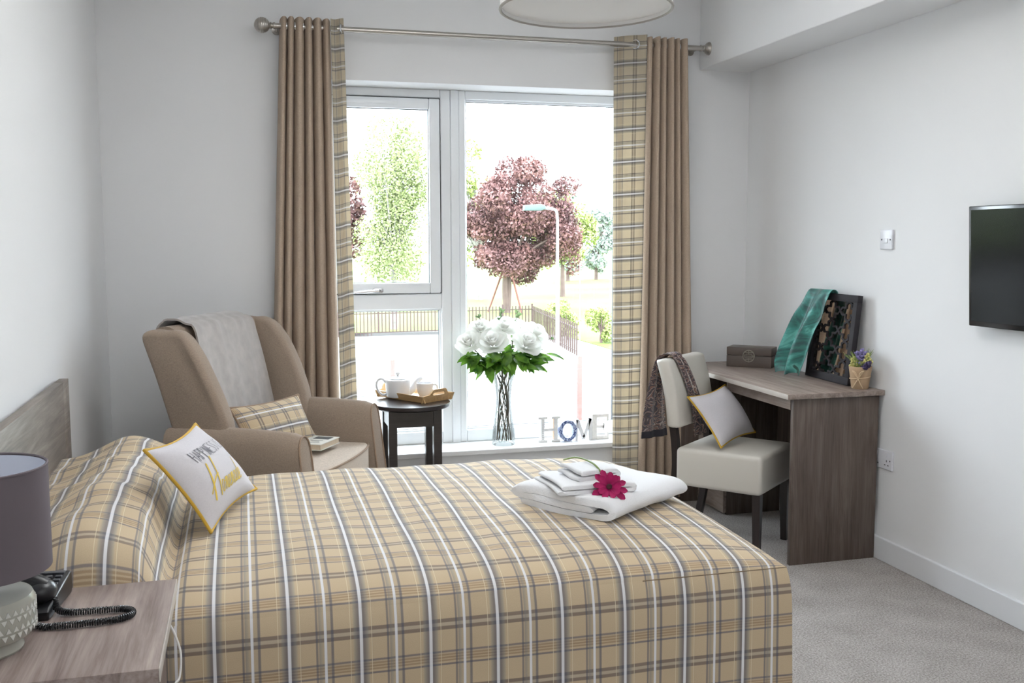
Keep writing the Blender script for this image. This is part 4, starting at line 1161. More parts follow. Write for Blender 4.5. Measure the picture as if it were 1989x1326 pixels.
for k, (c, lb, kind) in enumerate(sprigs):
    foot, ws, nk, tgt = stem_path(k + len(roses), c)
    sg = thing('green_sprig', lb, 'sprig', tuple(foot), 0, 'greenery in the glass vase')
    pth = spline([foot, ws, nk, nk.lerp(tgt, 0.5) + Vector((0, 0, 0.04)), tgt], 32)
    obj('stem', B().tube(pth, 0.0018, 6), M['rstem'], sg)
    for m in range(10 if kind == 'leaf' else 14):
        i = rl.randint(20, 32) if kind == 'leaf' else rl.randint(21, 32); p = pth[i]
        dd = ((tgt - nk).normalized() * 0.7 + Vector((rl.uniform(-1, 1), rl.uniform(-0.9, 0.5), rl.uniform(-0.7, 0.6)))).normalized()
        if kind == 'leaf': lf = leaf(B(), p, dd, Vector((rl.uniform(-.5, .5), -0.5, 0.9)).normalized(), rl.uniform(0.065, 0.10), rl.uniform(0.022, 0.031))
        else: lf = leaf(B(), p, dd, Vector((rl.uniform(-.5, .5), -1, 0.5)).normalized(), rl.uniform(0.018, 0.03), rl.uniform(0.007, 0.012))
        obj('leaf', lf, M['leaf' if kind == 'leaf' else 'euca'], sg, ang=80)

hs_ = thing('home_sign', 'freestanding letters spelling HOME on the white window sill', 'sign', (1.74, 5.15, SZ))
def boxes(lst, y0, y1):
    b = B()
    for (x0, z0, x1, z1) in lst: b.box2((x0, y0, SZ + 0.0005 + z0), (x1, y1, SZ + 0.0005 + z1), 0.001)
    return b
y0, y1 = 5.135, 5.162
h_ = obj('letter', boxes([(1.552, 0.012, 1.572, 0.128), (1.626, 0.012, 1.647, 0.128), (1.572, 0.060, 1.626, 0.074), (1.536, 0, 1.588, 0.013), (1.612, 0, 1.662, 0.013), (1.536, 0.127, 1.588, 0.140), (1.612, 0.127, 1.662, 0.140)], y0, y1), M['lt_white'], hs_, label='whitewashed studded letter H', smooth=False)
obj('letter_edge', B().box2((1.6235, y0 + 0.002, SZ + 0.014), (1.626, y1 - 0.002, SZ + 0.126)).box2((1.573, y0 + 0.002, SZ + 0.0745), (1.625, y1 - 0.002, SZ + 0.0755)), M['lt_side'], h_, smooth=False, label='bare wood inner edge')
b = B()
for k in range(11): b.sphere((1.562, y0 - 0.0005, SZ + 0.016 + k * 0.0108), 0.0024, 8, 6)
obj('studs', b, M['stud'], h_, kind='stuff')
b = B(); a_ = np.linspace(0, 2 * PI, 48, endpoint=False)
oc = (1.703, SZ + 0.0595)
vo = [[], []], [[], []]
R1, R2 = (0.051, 0.059), (0.031, 0.041)
rings = []
for yy in (y0 - 0.012, y1 - 0.004):
    rings.append([b.bm.verts.new((oc[0] + R1[0] * math.cos(t), yy, oc[1] + R1[1] * math.sin(t))) for t in a_]); rings.append([b.bm.verts.new((oc[0] + R2[0] * math.cos(t), yy, oc[1] + R2[1] * math.sin(t))) for t in a_])
for A, C in ((rings[0], rings[1]), (rings[1], rings[3]), (rings[3], rings[2]), (rings[2], rings[0])):
    for m in range(48): b.bm.faces.new((A[m], A[(m + 1) % 48], C[(m + 1) % 48], C[m]))
bmesh.ops.recalc_face_normals(b.bm, faces=b.bm.faces)
obj('letter', b, M['lt_blue'], hs_, label='blue and white floral letter O')
b = B()
for q in ([(1.752, 0.0), (1.764, 0.0), (1.764, 0.112), (1.752, 0.112)], [(1.752, 0.117), (1.770, 0.117), (1.806, 0.022), (1.794, 0.004), (1.790, 0.004)], [(1.844, 0.117), (1.826, 0.117), (1.794, 0.022), (1.800, 0.004), (1.806, 0.004)], [(1.828, 0.0), (1.846, 0.0), (1.846, 0.117), (1.828, 0.117)]):
    b.prism([(x, z + SZ + 0.0005) for x, z in q], 'y', y0 + 0.0, y1 - 0.004)
obj('letter', b, M['lt_grey'], hs_, label='pale grey letter M', smooth=False)
obj('letter', boxes([(1.850, 0, 1.878, 0.140), (1.878, 0, 1.948, 0.018), (1.878, 0.122, 1.946, 0.140), (1.878, 0.062, 1.920, 0.078), (1.936, 0.016, 1.948, 0.040), (1.936, 0.100, 1.946, 0.124), (1.911, 0.050, 1.921, 0.090)], y0 + 0.004, y1 + 0.004), M['lt_white'], hs_, label='whitewashed letter E', smooth=False)

# ------------------------------------------------------------------ desk
dk = thing('desk', 'grey oak desk standing along the right wall', 'desk', (2.5, 4.37, 0))
obj('desk_top', B().box2((2.252, 3.775, 0.741), (2.731, 4.955, 0.763), 0.0015), M['oak'], dk)
obj('edge_band', B().box2((2.2495, 3.776, 0.7415), (2.252, 4.954, 0.7632), 0.0006), M['edge_pale'], dk, label='pale front edge strip')
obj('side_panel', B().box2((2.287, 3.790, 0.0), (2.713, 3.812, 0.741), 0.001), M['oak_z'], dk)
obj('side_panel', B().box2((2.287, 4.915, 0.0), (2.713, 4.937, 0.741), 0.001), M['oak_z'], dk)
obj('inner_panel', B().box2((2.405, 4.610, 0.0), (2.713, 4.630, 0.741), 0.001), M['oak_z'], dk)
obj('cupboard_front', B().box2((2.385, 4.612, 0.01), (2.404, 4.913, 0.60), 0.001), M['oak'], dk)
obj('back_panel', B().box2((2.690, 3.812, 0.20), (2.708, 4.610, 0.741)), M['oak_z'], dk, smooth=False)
obj('apron_rail', B().box2((2.285, 3.813, 0.690), (2.303, 4.395, 0.740), 0.001), M['oak'], dk)
obj('apron_end', B().box2((2.284, 4.396, 0.690), (2.304, 4.402, 0.740)), M['edge_pale'], dk, smooth=False, label='pale end strip of the rail')
# jewellery box
jb = thing('trinket_box', 'dark brown lidded box with a round silver clasp on the desk', 'box', (2.590, 4.718, 0.763), math.radians(-42.5))
bx, by = 0.118, 0.062
obj('body', B().box2((-bx, -by, 0), (bx, by, 0.060), 0.002), M['box'], jb, local=True)
obj('lid', B().box2((-bx, -by, 0.0618), (bx, by, 0.104), 0.002), M['box'], jb, local=True)
b = B(); mz = 0.060; yf = -by - 0.002
b.tube([(0.030 * math.cos(t), yf, mz + 0.030 * math.sin(t)) for t in np.linspace(0, 2 * PI, 40, endpoint=False)], 0.0026, 6, closed=True)
for s in (-1, 1):
    b.tube([(-0.022, yf, mz + s * 0.019), (0.022, yf, mz + s * 0.019)], 0.0017, 6); b.tube([(-0.015, yf, mz + s * 0.010), (0.015, yf, mz + s * 0.010)], 0.0017, 6)
    b.tube([(0, yf, mz + s * 0.010), (0, yf, mz + s * 0.029)], 0.0017, 6)
    b.tube([(s * 0.022, yf, mz - 0.008), (s * 0.022, yf, mz + 0.008)], 0.0017, 6); b.tube([(s * 0.028, yf, mz), (s * 0.010, yf, mz)], 0.0017, 6)
    b.tube([(s * 0.015, yf, mz + 0.010), (s * 0.015, yf, mz + 0.004)], 0.0017, 6); b.tube([(s * 0.015, yf, mz - 0.010), (s * 0.015, yf, mz - 0.004)], 0.0017, 6)
b.tube([(-0.028, yf, mz), (0.028, yf, mz)], 0.0014, 6)
obj('medallion', b, M['silver'], jb, local=True, label='round silver fretwork medallion')

# lattice mirror leaning on the right wall: local x along -y of the room, z up the slope
FW, FH, FT = 0.385, 0.412, 0.026
lean = math.asin(0.042 / FH)
fm = thing('lattice_mirror', 'black star-lattice framed mirror leaning on the wall above the desk', 'mirror', (2.652, 4.122, 0.766))
FM = Matrix.Translation((2.652, 4.122, 0.766)) @ Matrix.Rotation(-PI / 2 - math.radians(3), 4, 'Z') @ Matrix.Rotation(-lean, 4, 'X')
def FL(name, b, mat, **k):
    bmesh.ops.transform(b.bm, matrix=FM, verts=b.bm.verts); return obj(name, b, mat, fm, **k)
fb = 0.034
for lo, hi in (((-FW / 2, 0, 0), (FW / 2, FT, fb)), ((-FW / 2, 0, FH - fb), (FW / 2, FT, FH)), ((-FW / 2, 0, fb), (-FW / 2 + fb, FT, FH - fb)), ((FW / 2 - fb, 0, fb), (FW / 2, FT, FH - fb))):
    FL('frame_bar', B().box2(lo, hi, 0.001), M['frame'])
FL('mirror_glass', B().box2((-FW / 2 + 0.01, 0.0165, 0.01), (FW / 2 - 0.01, 0.0205, FH - 0.01)), M['mirror'], smooth=False)
b = B(); iw, ih0, ih1 = FW / 2 - fb, fb, FH - fb
def clip(p, q):
    t0, t1 = 0.0, 1.0; dx, dz = q[0] - p[0], q[1] - p[1]
    for pp, qq in ((-dx, p[0] + iw), (dx, iw - p[0]), (-dz, p[1] - ih0), (dz, ih1 - p[1])):
        if abs(pp) < 1e-9:
            if qq < 0: return None
        else:
            r_ = qq / pp
            if pp < 0: t0 = max(t0, r_)
            else: t1 = min(t1, r_)
    if t0 >= t1 - 1e-3: return None
    return (p[0] + dx * t0, p[1] + dz * t0), (p[0] + dx * t1, p[1] + dz * t1)
cx0, cz0 = 0.140, 0.092
for i in range(-2, 3):
    for j in range(0, 6):
        cx_, cz_ = i * cx0 + 0.035, 0.012 + j * cz0
        pts_ = []
        for k in range(16):
            a = 2 * PI * k / 16; r_ = 0.5 if k % 4 == 0 else (0.47 if k % 2 == 0 else 0.35)
            pts_.append((cx_ + r_ * cx0 * math.cos(a), cz_ + r_ * cz0 * math.sin(a)))
        for k in range(16):
            cl = clip(pts_[k], pts_[(k + 1) % 16])
            if cl:
                (xa, za), (xb, zb_) = cl; ln = math.hypot(xb - xa, zb_ - za)
                if ln < 0.002: continue
                b.box(((xa + xb) / 2, 0.0142, (za + zb_) / 2), (ln + 0.005, 0.0045, 0.0092), rot=Matrix.Rotation(-math.atan2(zb_ - za, xb - xa), 4, 'Y'))
FL('star_lattice', b, M['frame'], smooth=False, label='black fretwork of eight-pointed stars')

# teal scarf over the frame's far corner
Lp = [(2.712, 4.262, 1.150), (2.700, 4.290, 1.182), (2.668, 4.292, 1.188), (2.640, 4.300, 1.123), (2.622, 4.335, 1.055), (2.606, 4.398, 0.919), (2.596, 4.425, 0.830), (2.590, 4.405, 0.772)]
Rp = [(2.712, 4.13, 1.150), (2.702, 4.12, 1.184), (2.668, 4.115, 1.190), (2.648, 4.130, 1.135), (2.640, 4.150, 1.062), (2.622, 4.185, 0.984), (2.604, 4.215, 0.870), (2.596, 4.262, 0.775)]
la, ra = spline(Lp, 44), spline(Rp, 44); rows = []
for i in range(45):
    t = i / 44; rows.append([])
    for k in range(25):
        s = k / 24; p = la[i].lerp(ra[i], s)
        amp = 0.004 + 0.020 * sm(0.2, 0.9, t)
        p = p + Vector((-amp * (0.7 + math.sin(2 * PI * s * 1.6 + 1.2 + 0.8 * t)), 0, 0.008 * math.sin(2 * PI * s * 1.6) * sm(0.85, 1, t)))
        p.z = max(p.z, 0.768)
        rows[-1].append(p)
ts = thing('silk_scarf', 'teal and black silk scarf draped over the corner of the lattice mirror', 'scarf', (2.66, 4.2, 1.18))
obj('cloth', B().sheet(rows, 0.0022), M['teal'], ts, ang=80)

# flower pot
PX, PY = 2.662, 3.862
fp = thing('flower_pot', 'kraft paper pot of lavender and yellow flowers on the desk end', 'potted plant', (PX, PY, 0.763))
pot = obj('pot', B().lathe([(0, 0), (0.036, 0), (0.037, 0.002), (0.0500, 0.098), (0.0485, 0.101), (0.046, 0.098), (0.044, 0.086), (0, 0.086)], (PX, PY, 0.763), 40), M['kraft'], fp)
b = B(); zr = 0.763 + 0.050; rr_ = 0.0445
b.tube([(PX + rr_ * math.cos(t), PY + rr_ * math.sin(t), zr + 0.006 * math.cos(t + 0.6)) for t in np.linspace(0, 2 * PI, 36, endpoint=False)], 0.0022, 6, closed=True)
dv = Vector((-0.70, -0.71, 0)).normalized(); sv = Vector((0.71, -0.70, 0)); kn = Vector((PX, PY, zr - 0.002)) + dv * 0.047
for s in (-1, 1):
    b.tube(spline([kn, kn + sv * s * 0.016 + Vector((0, 0, 0.026)) + dv * 0.006, kn + sv * s * 0.024 + Vector((0, 0, 0.036)) + dv * 0.004, kn + sv * s * 0.010 + Vector((0, 0, 0.028)) + dv * 0.010, kn], 24), 0.0022, 6)
    b.tube(spline([kn, kn + sv * s * 0.012 + Vector((0, 0, -0.022)) + dv * 0.004, kn + sv * s * 0.022 + Vector((0, 0, -0.042))], 12), 0.0022, 6)
obj('raffia_bow', b, M['raffia'], pot, label='pale raffia bow tied round the pot')
rp = random.Random(3)
def spike(col, base, tip, n, r, nm):
    b = B()
    for k in range(n):
        t = k / (n - 1); p = Vector(base).lerp(Vector(tip), 0.45 + 0.55 * t)
        b.sphere(p + Vector((rp.uniform(-1, 1), rp.uniform(-1, 1), rp.uniform(-1, 1))) * r * 1.3, r * rp.uniform(0.7, 1.1), 7, 5)
    b.tube([base, tip], 0.0012, 5)
    return obj(nm, b, M[col], fp)
for k in range(5):
    spike('lav', (PX - 0.012 + 0.006 * k, PY - 0.01, 0.85), (PX - 0.030 + k * 0.017, PY + 0.006 * (k - 2), 0.935 - 0.004 * abs(k - 2)), 18, 0.0058, 'lavender_spike')
for k in range(6):
    x_ = (-0.052, -0.046, -0.050, 0.018, 0.028, 0.010)[k]; z_ = (0.905, 0.888, 0.872, 0.905, 0.893, 0.918)[k]
    spike('yel', (PX, PY - 0.01, 0.85), (PX + x_ * 0.8, PY - 0.030 + 0.008 * (k % 3) + (0.03 if k < 3 else -0.022), z_), 18, 0.0060, 'yellow_flower')
for k in range(3):
    spike('dkpurple', (PX, PY - 0.02, 0.85), (PX + 0.008 * k - 0.012, PY - 0.050 - 0.006 * k, 0.868 + 0.010 * k), 16, 0.0064, 'purple_flower')
for k in range(40):
    a = rp.uniform(0, 2 * PI); ln = rp.uniform(0.05, 0.105); lnx = rp.uniform(0.2, 0.9)
    bp = Vector((PX + 0.02 * math.cos(a), PY + 0.02 * math.sin(a), 0.848))
    tipd = Vector((math.cos(a) * lnx * (0.35 if math.cos(a) > 0 else 1), math.sin(a) * lnx, 1)).normalized()
    tp_ = bp + tipd * ln; tp_.x = min(tp_.x, XR - 0.006)
    b = B().tube(spline([bp, bp.lerp(tp_, 0.5) + Vector((0, 0, 0.012)), tp_], 10), [0.0021 * (1 - i / 10.5) + 0.0003 for i in range(11)], 5)
    obj('grass_blade', b, M['blade'], fp)

# ------------------------------------------------------------------ desk chair
dc = thing('desk_chair', 'cream leatherette dining chair with dark legs pulled out at the desk', 'chair', (2.216, 4.18, 0), math.radians(-49.5))
def D(name, b, mat, parent=dc, **k): return obj(name, b, mat, parent, local=True, **k)
b = B().box2((-0.200, -0.222, 0.292), (0.214, 0.200, 0.470), 0.022, 4)
for v in b.bm.verts:
    if v.co.z > 0.42: v.co.z += 0.012 * (1 - (v.co.y / 0.23) ** 2) * (1 - (v.co.x / 0.23) ** 2)
D('seat', b, M['cream'], ang=50)
bs = [Vector((-0.222, 0, 0.555)), Vector((-0.232, 0, 0.65)), Vector((-0.252, 0, 0.76)), Vector((-0.285, 0, 0.872))]
cl_ = spline(bs, 40); b = B(); rings = []
for i, p in enumerate(cl_):
    dd_ = min(i, 40 - i) * 0.32 / 40
    rd = 0.022
    k_ = 1.0 if dd_ >= rd else math.sqrt(max(0.0, 1 - ((rd - dd_) / rd) ** 2))
    th = 0.034 * (0.30 + 0.70 * k_); hw = 0.212 - 0.014 * (1 - k_)
    ring = []
    for (xx, yy) in ((th, -hw + 0.018), (th, -0.1), (th * 1.06, 0), (th, 0.1), (th, hw - 0.018), (th * 0.7, hw - 0.005), (0, hw), (-th * 0.7, hw - 0.005), (-th, hw - 0.018), (-th, -hw + 0.018), (-th * 0.7, -hw + 0.005), (0, -hw), (th * 0.7, -hw + 0.005)):
        ring.append(b.bm.verts.new((p.x + xx, yy, p.z + (0.006 * (1 - (yy / hw) ** 2) if i > 34 else 0))))
    rings.append(ring)
for A, C in zip(rings, rings[1:]):
    n_ = len(A)
    for m in range(n_): b.bm.faces.new((A[m], A[(m + 1) % n_], C[(m + 1) % n_], C[m]))
b.bm.faces.new(rings[0]); b.bm.faces.new(rings[-1])
bmesh.ops.recalc_face_normals(b.bm, faces=b.bm.faces)
D('backrest', b, M['cream'], ang=55)
for ly in (-0.192, 0.172):
    bb = B(); bb.prism([(0.168, ly - 0.018), (0.206, ly - 0.018), (0.206, ly + 0.018), (0.168, ly + 0.018)], 'z', 0.0, 0.295, 0.0)
    for v in bb.bm.verts:
        if v.co.z < 0.1: v.co.x = 0.190 + (v.co.x - 0.187) * 0.75; v.co.y = ly + (v.co.y - ly) * 0.75
    D('leg', bb, M['wenge'], smooth=False)
for ly in (-0.190, 0.178):
    pr = spline([(-0.262, ly, 0.0), (-0.224, ly, 0.20), (-0.208, ly, 0.36), (-0.212, ly, 0.48), (-0.226, ly, 0.575)], 20)
    bb = B(); rg = []
    for p in pr:
        rg.append([bb.bm.verts.new((p.x + dx, p.y + dy, p.z)) for dx, dy in ((-0.018, -0.016), (0.014, -0.016), (0.014, 0.016), (-0.018, 0.016))])
    for A, C in zip(rg, rg[1:]):
        for m in range(4): bb.bm.faces.new((A[m], A[(m + 1) % 4], C[(m + 1) % 4], C[m]))
    bb.bm.faces.new(rg[0][::-1]); bb.bm.faces.new(rg[-1])
    D('leg', bb, M['wenge'], ang=30)
# plain cushion on the chair
cc = Cushion([(-0.150, -0.205, 0.232), (-0.140, 0.212, 0.240), (0.018, 0.218, 0.018), (0.012, -0.195, 0.012)], 0.062, 0.035, 0.10, seed=4)
pc2 = thing('cushion', 'plain white cushion with mustard piping on the cream desk chair', 'cushion', (2.216, 4.18, 0.476), math.radians(-49.5))
D('cover', cc.build(), M['linen'], pc2, ang=80)
D('piping', B().tube(cc.rim(), 0.0045, 8, closed=True), M['mustard'], pc2)
# paisley scarf over the near top corner of the backrest
rows = []
A_ = spline([(-0.345, -0.262, 0.500), (-0.345, -0.240, 0.62), (-0.340, -0.205, 0.74), (-0.330, -0.165, 0.845), (-0.308, -0.150, 0.880), (-0.282, -0.150, 0.888), (-0.255, -0.150, 0.874), (-0.230, -0.125, 0.80), (-0.206, -0.095, 0.70), (-0.188, -0.085, 0.60), (-0.180, -0.080, 0.50)], 60)
C_ = spline([(-0.330, -0.020, 0.480), (-0.336, -0.040, 0.62), (-0.334, -0.050, 0.74), (-0.328, -0.055, 0.845), (-0.308, -0.055, 0.880), (-0.282, -0.055, 0.888), (-0.255, -0.055, 0.874), (-0.230, -0.015, 0.80), (-0.206, 0.020, 0.70), (-0.188, 0.05, 0.60), (-0.180, 0.06, 0.50)], 60)
for i in range(61):
    rows.append([])
    t = i / 60
    for k in range(21):
        s = k / 20; p = A_[i].lerp(C_[i], s)
        fold = 0.5 + 0.5 * math.sin(2 * PI * s * 2.2 + 1.0)
        sg = -1 if t < 0.45 else 1
        q = p + Vector((sg * fold * (0.012 if t < 0.4 or t > 0.6 else 0.006), 0, (0.008 * fold if 0.3 < t < 0.6 else 0)))
        q.z -= 0.476
        rows[-1].append(q)
ps2 = thing('paisley_scarf', 'dark paisley scarf hung over the back of the cream desk chair', 'scarf', (2.216, 4.18, 0.476), math.radians(-49.5))
D('cloth', B().sheet(rows[2:], 0.003), M['paisley'], ps2, ang=80)
D('hem', B().sheet(rows[0:3], 0.0045), M['paisley_hem'], ps2, ang=80, label='dark navy fringe hem')

# ------------------------------------------------------------------ wall fittings
tv = thing('television', 'black flat-screen television mounted on the right wall', 'television', (XR, 2.84, 1.32))
TM = Matrix.Translation((2.672, 2.835, 1.325)) @ Matrix.Rotation(-PI / 2, 4, 'Z') @ Matrix.Rotation(math.radians(3.0), 4, 'X')
def TV(name, b, mat, **k):
    bmesh.ops.transform(b.bm, matrix=TM, verts=b.bm.verts); return obj(name, b, mat, tv, **k)
tw, thh = 0.735, 0.452
b = B().box2((-tw / 2, -0.008, -thh / 2), (tw / 2, 0.022, thh / 2), 0.004)
cs = TV('casing', b, M['tv'])
b = B().box2((-tw / 2 + 0.014, -0.0095, -thh / 2 + 0.020), (tw / 2 - 0.014, -0.007, thh / 2 - 0.014))
TV('screen', b, M['tvs'], smooth=False)
TV('bracket', B().box2((-0.1, 0.022, -0.1), (0.1, 0.040, 0.1)), M['black'], smooth=False)
obj('wall_plate', B().box2((2.70, 2.74, 1.23), (XR, 2.93, 1.42)), M['black'], tv, smooth=False)
def plate(name, label, cat, y, z, w_, h_, rocker):
    t = thing(name, label, cat, (XR, y, z))
    obj('faceplate', B().box((XR - 0.005, y, z), (0.010, w_, h_), 0.0035, 3), M['switch'], t)
    for s in (-1, 1):
        obj('screw', B().lathe([(0, 0.0012), (0.0035, 0.0012), (0.0035, 0)], seg=12, mat=Matrix.Translation((XR - 0.010, y + s * 0.030 if w_ < 0.1 else y + s * 0.060, z)) @ Matrix.Rotation(-PI / 2, 4, 'Y')), M['hole'], t)
    return t
sw_ = plate('fused_switch', 'white square fused switch plate on the right wall above the desk', 'switch', 3.795, 1.427, 0.086, 0.086, True)
obj('fuse_holder', B().box((XR - 0.011, 3.795, 1.422), (0.004, 0.026, 0.020), 0.001), M['switch'], sw_)
so = plate('wall_socket', 'white double wall socket low on the right wall by the desk', 'socket', 3.772, 0.457, 0.146, 0.086, False)
for s in (-1, 1):
    yy = 3.772 + s * 0.036
    for (dy, dz, a, c) in ((0, -0.004, 0.004, 0.009), (-0.011, -0.022, 0.008, 0.004), (0.011, -0.022, 0.008, 0.004)):
        obj('pin_slot', B().box((XR - 0.0102, yy + dy, 0.457 + dz), (0.0015, a, c)), M['hole'], so, smooth=False)
    obj('rocker', B().box((XR - 0.0115, yy, 0.457 + 0.024), (0.004, 0.012, 0.020), 0.001), M['switch'], so)

# ------------------------------------------------------------------ outdoors
G = -2.4
def ext(name, b, mat, label=None):
    o = obj(name, b, mat, smooth=False); o['kind'] = 'structure'; return o
ext('ground_tarmac', B().box2((-60, 5.6, G - 0.2), (70, 42.3, G)), M['tarmac'])
ext('ground_grass', B().box2((-300, 42.3, G - 0.2), (400, 500, G + 0.02)).box2((12.6, 30.0, G - 0.2), (70, 42.3, G + 0.02)), M['grass'])
ext('kerb_edge', B().box2((-60, 40.6, G), (12.4, 40.75, G + 0.12)), M['kerb'])
ext('paving_strip', B().box2((-10, 24.6, G), (7.2, 24.75, G + 0.012)), M['kerb'])
ext('paving_red', B().box2((7.6, 24.0, G), (11.5, 31.0, G + 0.01)), M['line'])

# railing fence: a run along the far kerb, then a turn towards the house
fn = thing('railing_fence', 'rust-brown metal railing fence along the far side of the yard', 'fence', (8, 40.7, G))
Pa, Pb, Pc = Vector((2.6, 40.35, G)), Vector((12.09, 41.4, G)), Vector((10.83, 31.69, G))
proto = None
def run(p, q, sp):
    global proto
    n = int((q - p).length / sp)
    for i in range(n + 1):
        c = p.lerp(q, i / n)
        if proto is None:
            proto = obj('fence_bar', B().box((c.x, c.y, G + 0.54), (0.042, 0.042, 1.08)), M['rail'], fn, smooth=False); c0 = c.copy()
            proto['c0'] = 0
            run.c0 = c0; del proto['c0']
        else:
            share('fence_bar', proto, fn, Matrix.Translation(c - run.c0))
    for z in (0.14, 0.92):
        d = q - p; b = B().box(((p.x + q.x) / 2, (p.y + q.y) / 2, G + z), (d.length, 0.02, 0.04), rot=math.atan2(d.y, d.x))
        obj('fence_rail', b, M['rail'], fn, smooth=False)
    for i in range(0, n + 1, 18):
        c = p.lerp(q, i / n); obj('fence_post', B().box((c.x, c.y, G + 0.58), (0.07, 0.07, 1.16)), M['rail'], fn, smooth=False)
run(Pa, Pb, 0.150); run(Pb, Pc, 0.36)

# chain-link fence in the yard
cf = thing('chain_link_fence', 'pale chain-link fence on red-brown posts crossing the yard', 'fence', (4.7, 19.25, G))
q0, q1 = Vector((2.82, 19.55, G)), Vector((6.54, 18.95, G))
for c, hgt in ((q0, 1.5), (q1, 1.52)):
    obj('post', B().box((c.x, c.y, G + hgt / 2), (0.085, 0.085, hgt), 0.006), M['redpost'], cf)
obj('post_extension', B().tube([(q1.x, q1.y, G + 1.5), (q1.x, q1.y, G + 3.4)], 0.012, 8), M['wire'], cf)
b = B(); Ld = (q1 - q0).length; n = int(Ld / 0.085); hh = 1.35
for i in range(-16, n + 1):
    for sg in (1, -1):
        a0 = i * 0.085 if sg > 0 else (i + 16) * 0.085
        pts_ = []
        for z in (0.08, hh):
            s = a0 + sg * (z - 0.08); pts_.append((s, z))
        (s0, z0), (s1, z1) = pts_
        if min(s0, s1) > Ld or max(s0, s1) < 0: continue
        def cut(s, z, s_o, z_o):
            if s < 0: t = (0 - s) / (s_o - s); return 0, z + (z_o - z) * t
            if s > Ld: t = (Ld - s) / (s_o - s); return Ld, z + (z_o - z) * t
            return s, z
        A = cut(s0, z0, s1, z1); C = cut(s1, z1, s0, z0)
        pa, pb = q0.lerp(q1, A[0] / Ld) + Vector((0, 0, A[1])), q0.lerp(q1, C[0] / Ld) + Vector((0, 0, C[1]))
        b.tube([pa, pb], 0.0022, 3, cap=False)
obj('wire_mesh', b, M['wire'], cf, smooth=False, kind='stuff')
obj('top_wire', B().tube([q0 + Vector((0, 0, hh)), q1 + Vector((0, 0, hh))], 0.006, 6), M['wire'], cf)

# street lamp
sl = thing('street_lamp', 'white street lamp with curved arm and pale green head', 'street lamp', (10.11, 31.58, G))
obj('column', B().tube([(10.11, 31.58, G), (10.11, 31.58, 0.2), (10.10, 31.58, 0.25), (10.10, 31.58, 2.1)] + [tuple(p) for p in spline([(10.10, 31.58, 2.15), (10.07, 31.58, 2.40), (9.95, 31.58, 2.50), (9.60, 31.58, 2.53)], 14)], [0.065, 0.065, 0.05] + [0.045] * 16, 12), M['lampost'], sl)
b = B(); b.prism([(9.66, 2.50), (9.66, 2.60), (9.50, 2.66), (8.95, 2.62), (8.92, 2.44), (9.50, 2.44)], 'y', 31.45, 31.71, 0.02)
obj('lamp_head', b, M['lamphead'], sl, label='pale green lamp head')

# trees
def leaves_mesh(blobs, n, size, seed, droop=0.0, shell=0.5):
    r = np.random.default_rng(seed); bl = np.array(blobs, float); vol = bl[:, 3] * bl[:, 4] * bl[:, 5]
    idx = r.choice(len(bl), n, p=vol / vol.sum())
    d = r.normal(size=(n, 3)); d /= np.linalg.norm(d, axis=1)[:, None]
    rad = shell + (1 - shell) * r.random(n) ** 0.6
    c = bl[idx, :3] + d * rad[:, None] * bl[idx, 3:6]
    c[:, 2] -= droop * r.random(n) ** 2
    a = r.normal(size=(n, 3)); a /= np.linalg.norm(a, axis=1)[:, None]
    t = r.normal(size=(n, 3)); bb = np.cross(a, t); bb /= np.linalg.norm(bb, axis=1)[:, None]
    s = size * (0.6 + 0.8 * r.random(n))[:, None]
    V = np.stack([c - a * s, c - bb * s * 0.55, c + a * s, c + bb * s * 0.55], 1).reshape(-1, 3)
    F = np.arange(4 * n).reshape(-1, 4)
    me = bpy.data.meshes.new('foliage'); me.from_pydata(V.tolist(), [], F.tolist()); return me
def crown(c, R, n, rb, seed):
    r = np.random.default_rng(seed); out = []
    while len(out) < n:
        p = r.uniform(-1, 1, 3)
        if 0.15 < np.linalg.norm(p) < 1: out.append([c[k] + p[k] * R[k] * 0.86 for k in range(3)] + list(rb * r.uniform(0.7, 1.25) * np.array([1, 1, 0.72])))
    return out
def tree(label, base, trunk, crn, nl, size, leafm, bark, seed, droop=0.0, group=None, cat='tree', name='tree'):
    t = thing(name, label, cat, base, 0, group)
    rs = random.Random(seed); b = B(); bz = Vector(base)
    th, tr, fork = trunk
    tops = []
    for k in range(fork):
        a = 2 * PI * k / max(1, fork) + rs.uniform(0, 1); lean_ = 0.06 if fork > 1 else 0.0
        top = bz + Vector((math.cos(a) * th * lean_, math.sin(a) * th * lean_, th))
        b.tube(spline([bz, bz.lerp(top, 0.5) + Vector((rs.uniform(-.1, .1), 0, 0)), top], 8), [lerp(tr, tr * 0.6, i / 8) for i in range(9)], 8); tops.append(top)
    for i, q in enumerate(crn[:: max(1, len(crn) // 26)]):
        tp_ = tops[i % len(tops)]; e = Vector(q[:3])
        b.tube(spline([tp_ - Vector((0, 0, th * 0.12)), tp_.lerp(e, 0.5) + Vector((0, 0, 0.25)), e], 6), [lerp(tr * 0.45, tr * 0.10, k / 6) for k in range(7)], 5)
    obj('trunk', b, M[bark], t)
    me = leaves_mesh(crn, nl, size, seed, droop); me.materials.append(M[leafm])
    obj('foliage', me, None, t, kind='stuff')
    return t
mb = (13.72, 51.77, G)
mc = crown((14.75, 51.8, 2.55), (3.35, 2.9, 3.75), 70, 0.85, 5) + crown((13.9, 51.8, 0.6), (2.3, 2.0, 1.0), 12, 0.6, 6) + [[17.5, 51.8, 0.4, .5, .5, .8]]
tree('large copper-leaved maple tree with forked trunk beyond the fence', mb, (2.4, 0.20, 2), mc, 42000, 0.095, 'maple', 'bark', 12, 0.2, 'trees beyond the yard fence')
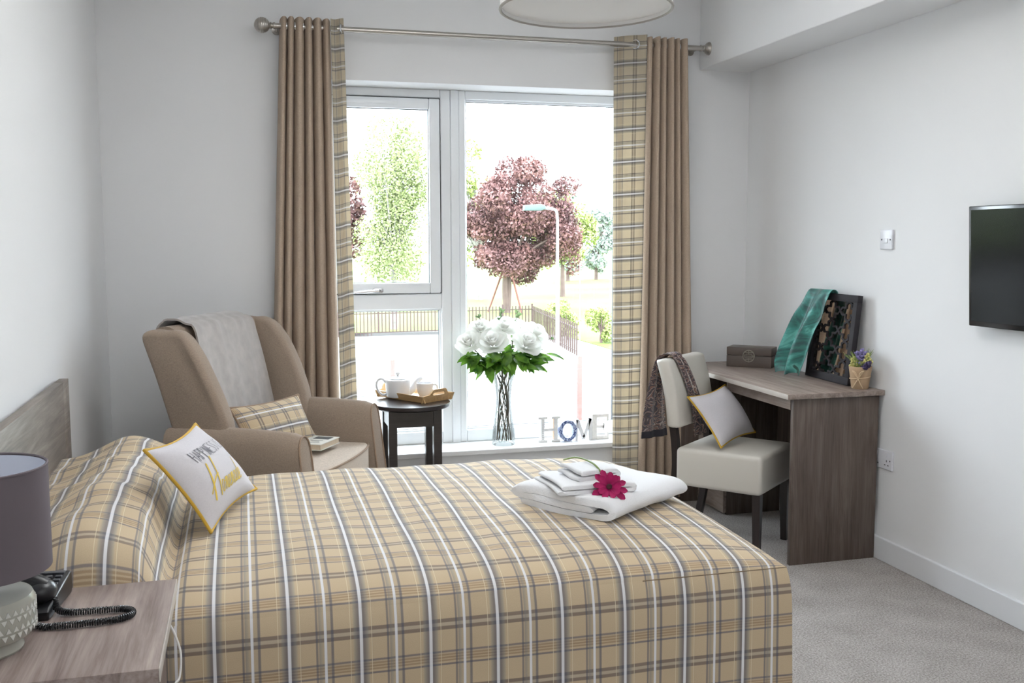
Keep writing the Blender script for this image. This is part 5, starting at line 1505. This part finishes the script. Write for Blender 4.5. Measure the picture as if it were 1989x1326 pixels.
bc = crown((6.40, 43.4, 4.9), (1.75, 1.6, 2.7), 44, 0.66, 8) + crown((6.35, 43.4, 1.6), (1.75, 1.6, 2.0), 40, 0.60, 9)
tree('tall drooping fresh green birch behind the fence, seen through the left pane', (6.34, 43.37, G), (3.0, 0.16, 1), bc, 24000, 0.065, 'birch', 'wbark', 13, 0.9, 'trees beyond the yard fence')
rc = crown((3.75, 47.0, 2.6), (2.0, 1.8, 3.4), 30, 0.7, 10)
tree('copper-leaved tree half hidden by the left curtain edge', (3.6, 47.0, G), (2.4, 0.18, 1), rc, 8000, 0.12, 'maple', 'bark', 14, 0.2, 'trees beyond the yard fence')
tree('pale-barked birch standing behind the copper maple', (14.99, 63.85, G), (3.6, 0.27, 1), crown((14.6, 64, 4.2), (2.6, 2.2, 4.2), 30, 0.8, 31), 7000, 0.13, 'palegreen', 'wbark', 15, 0.8, 'trees beyond the yard fence')
tree('pale green spring tree behind the right side of the copper maple', (21.5, 66.0, G), (2.6, 0.2, 1), crown((21.3, 66, 2.6), (2.6, 2.2, 2.9), 26, 0.8, 32), 6500, 0.13, 'palegreen', 'bark', 16, 0.6, 'trees beyond the yard fence')
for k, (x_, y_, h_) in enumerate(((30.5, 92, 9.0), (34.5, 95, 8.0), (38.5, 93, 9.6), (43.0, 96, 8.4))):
    tree(['far pale blue-green tree, first of the distant row from the copper maple', 'far pale blue-green tree, second of the distant row from the copper maple', 'far pale blue-green tree, third of the distant row from the copper maple', 'far pale blue-green tree, fourth of the distant row from the copper maple'][k], (x_, y_, G), (2.5, 0.2, 1), crown((x_, y_, G + h_ * 0.52), (1.7, 1.7, h_ * 0.48), 22, 0.8, 40 + k), 3500, 0.20, 'hazegreen', 'bark', 50 + k, 0.3, 'distant row of trees')
for k, (x_, y_) in enumerate(((12.3, 37.0), (12.6, 39.2), (13.0, 35.2))):
    tree(['yellow-green shrub behind the middle of the turning fence', 'yellow-green shrub at the far corner of the fence', 'yellow-green shrub behind the near end of the turning fence'][k], (x_, y_, G), (0.4, 0.05, 2), crown((x_, y_, G + 0.75), (0.55, 0.6, 0.7), 12, 0.28, 60 + k), 1800, 0.06, 'palegreen', 'bark', 70 + k, 0.1, 'shrubs by the fence', 'shrub', 'shrub')
stk = [((12.92, 52.84), (13.72, 52.2, 0.2)), ((14.45, 51.4), (13.80, 51.5, 0.1))]
for k, ((x_, y_), e) in enumerate(stk):
    tag(obj('tree_stake', B().tube([(x_, y_, G), e], 0.055, 8), M['redpost']), ['red-brown tree stake slanting up to the left of the maple trunk', 'red-brown tree stake slanting up to the right of the maple trunk'][k], 'stake', 'stakes at the maple')
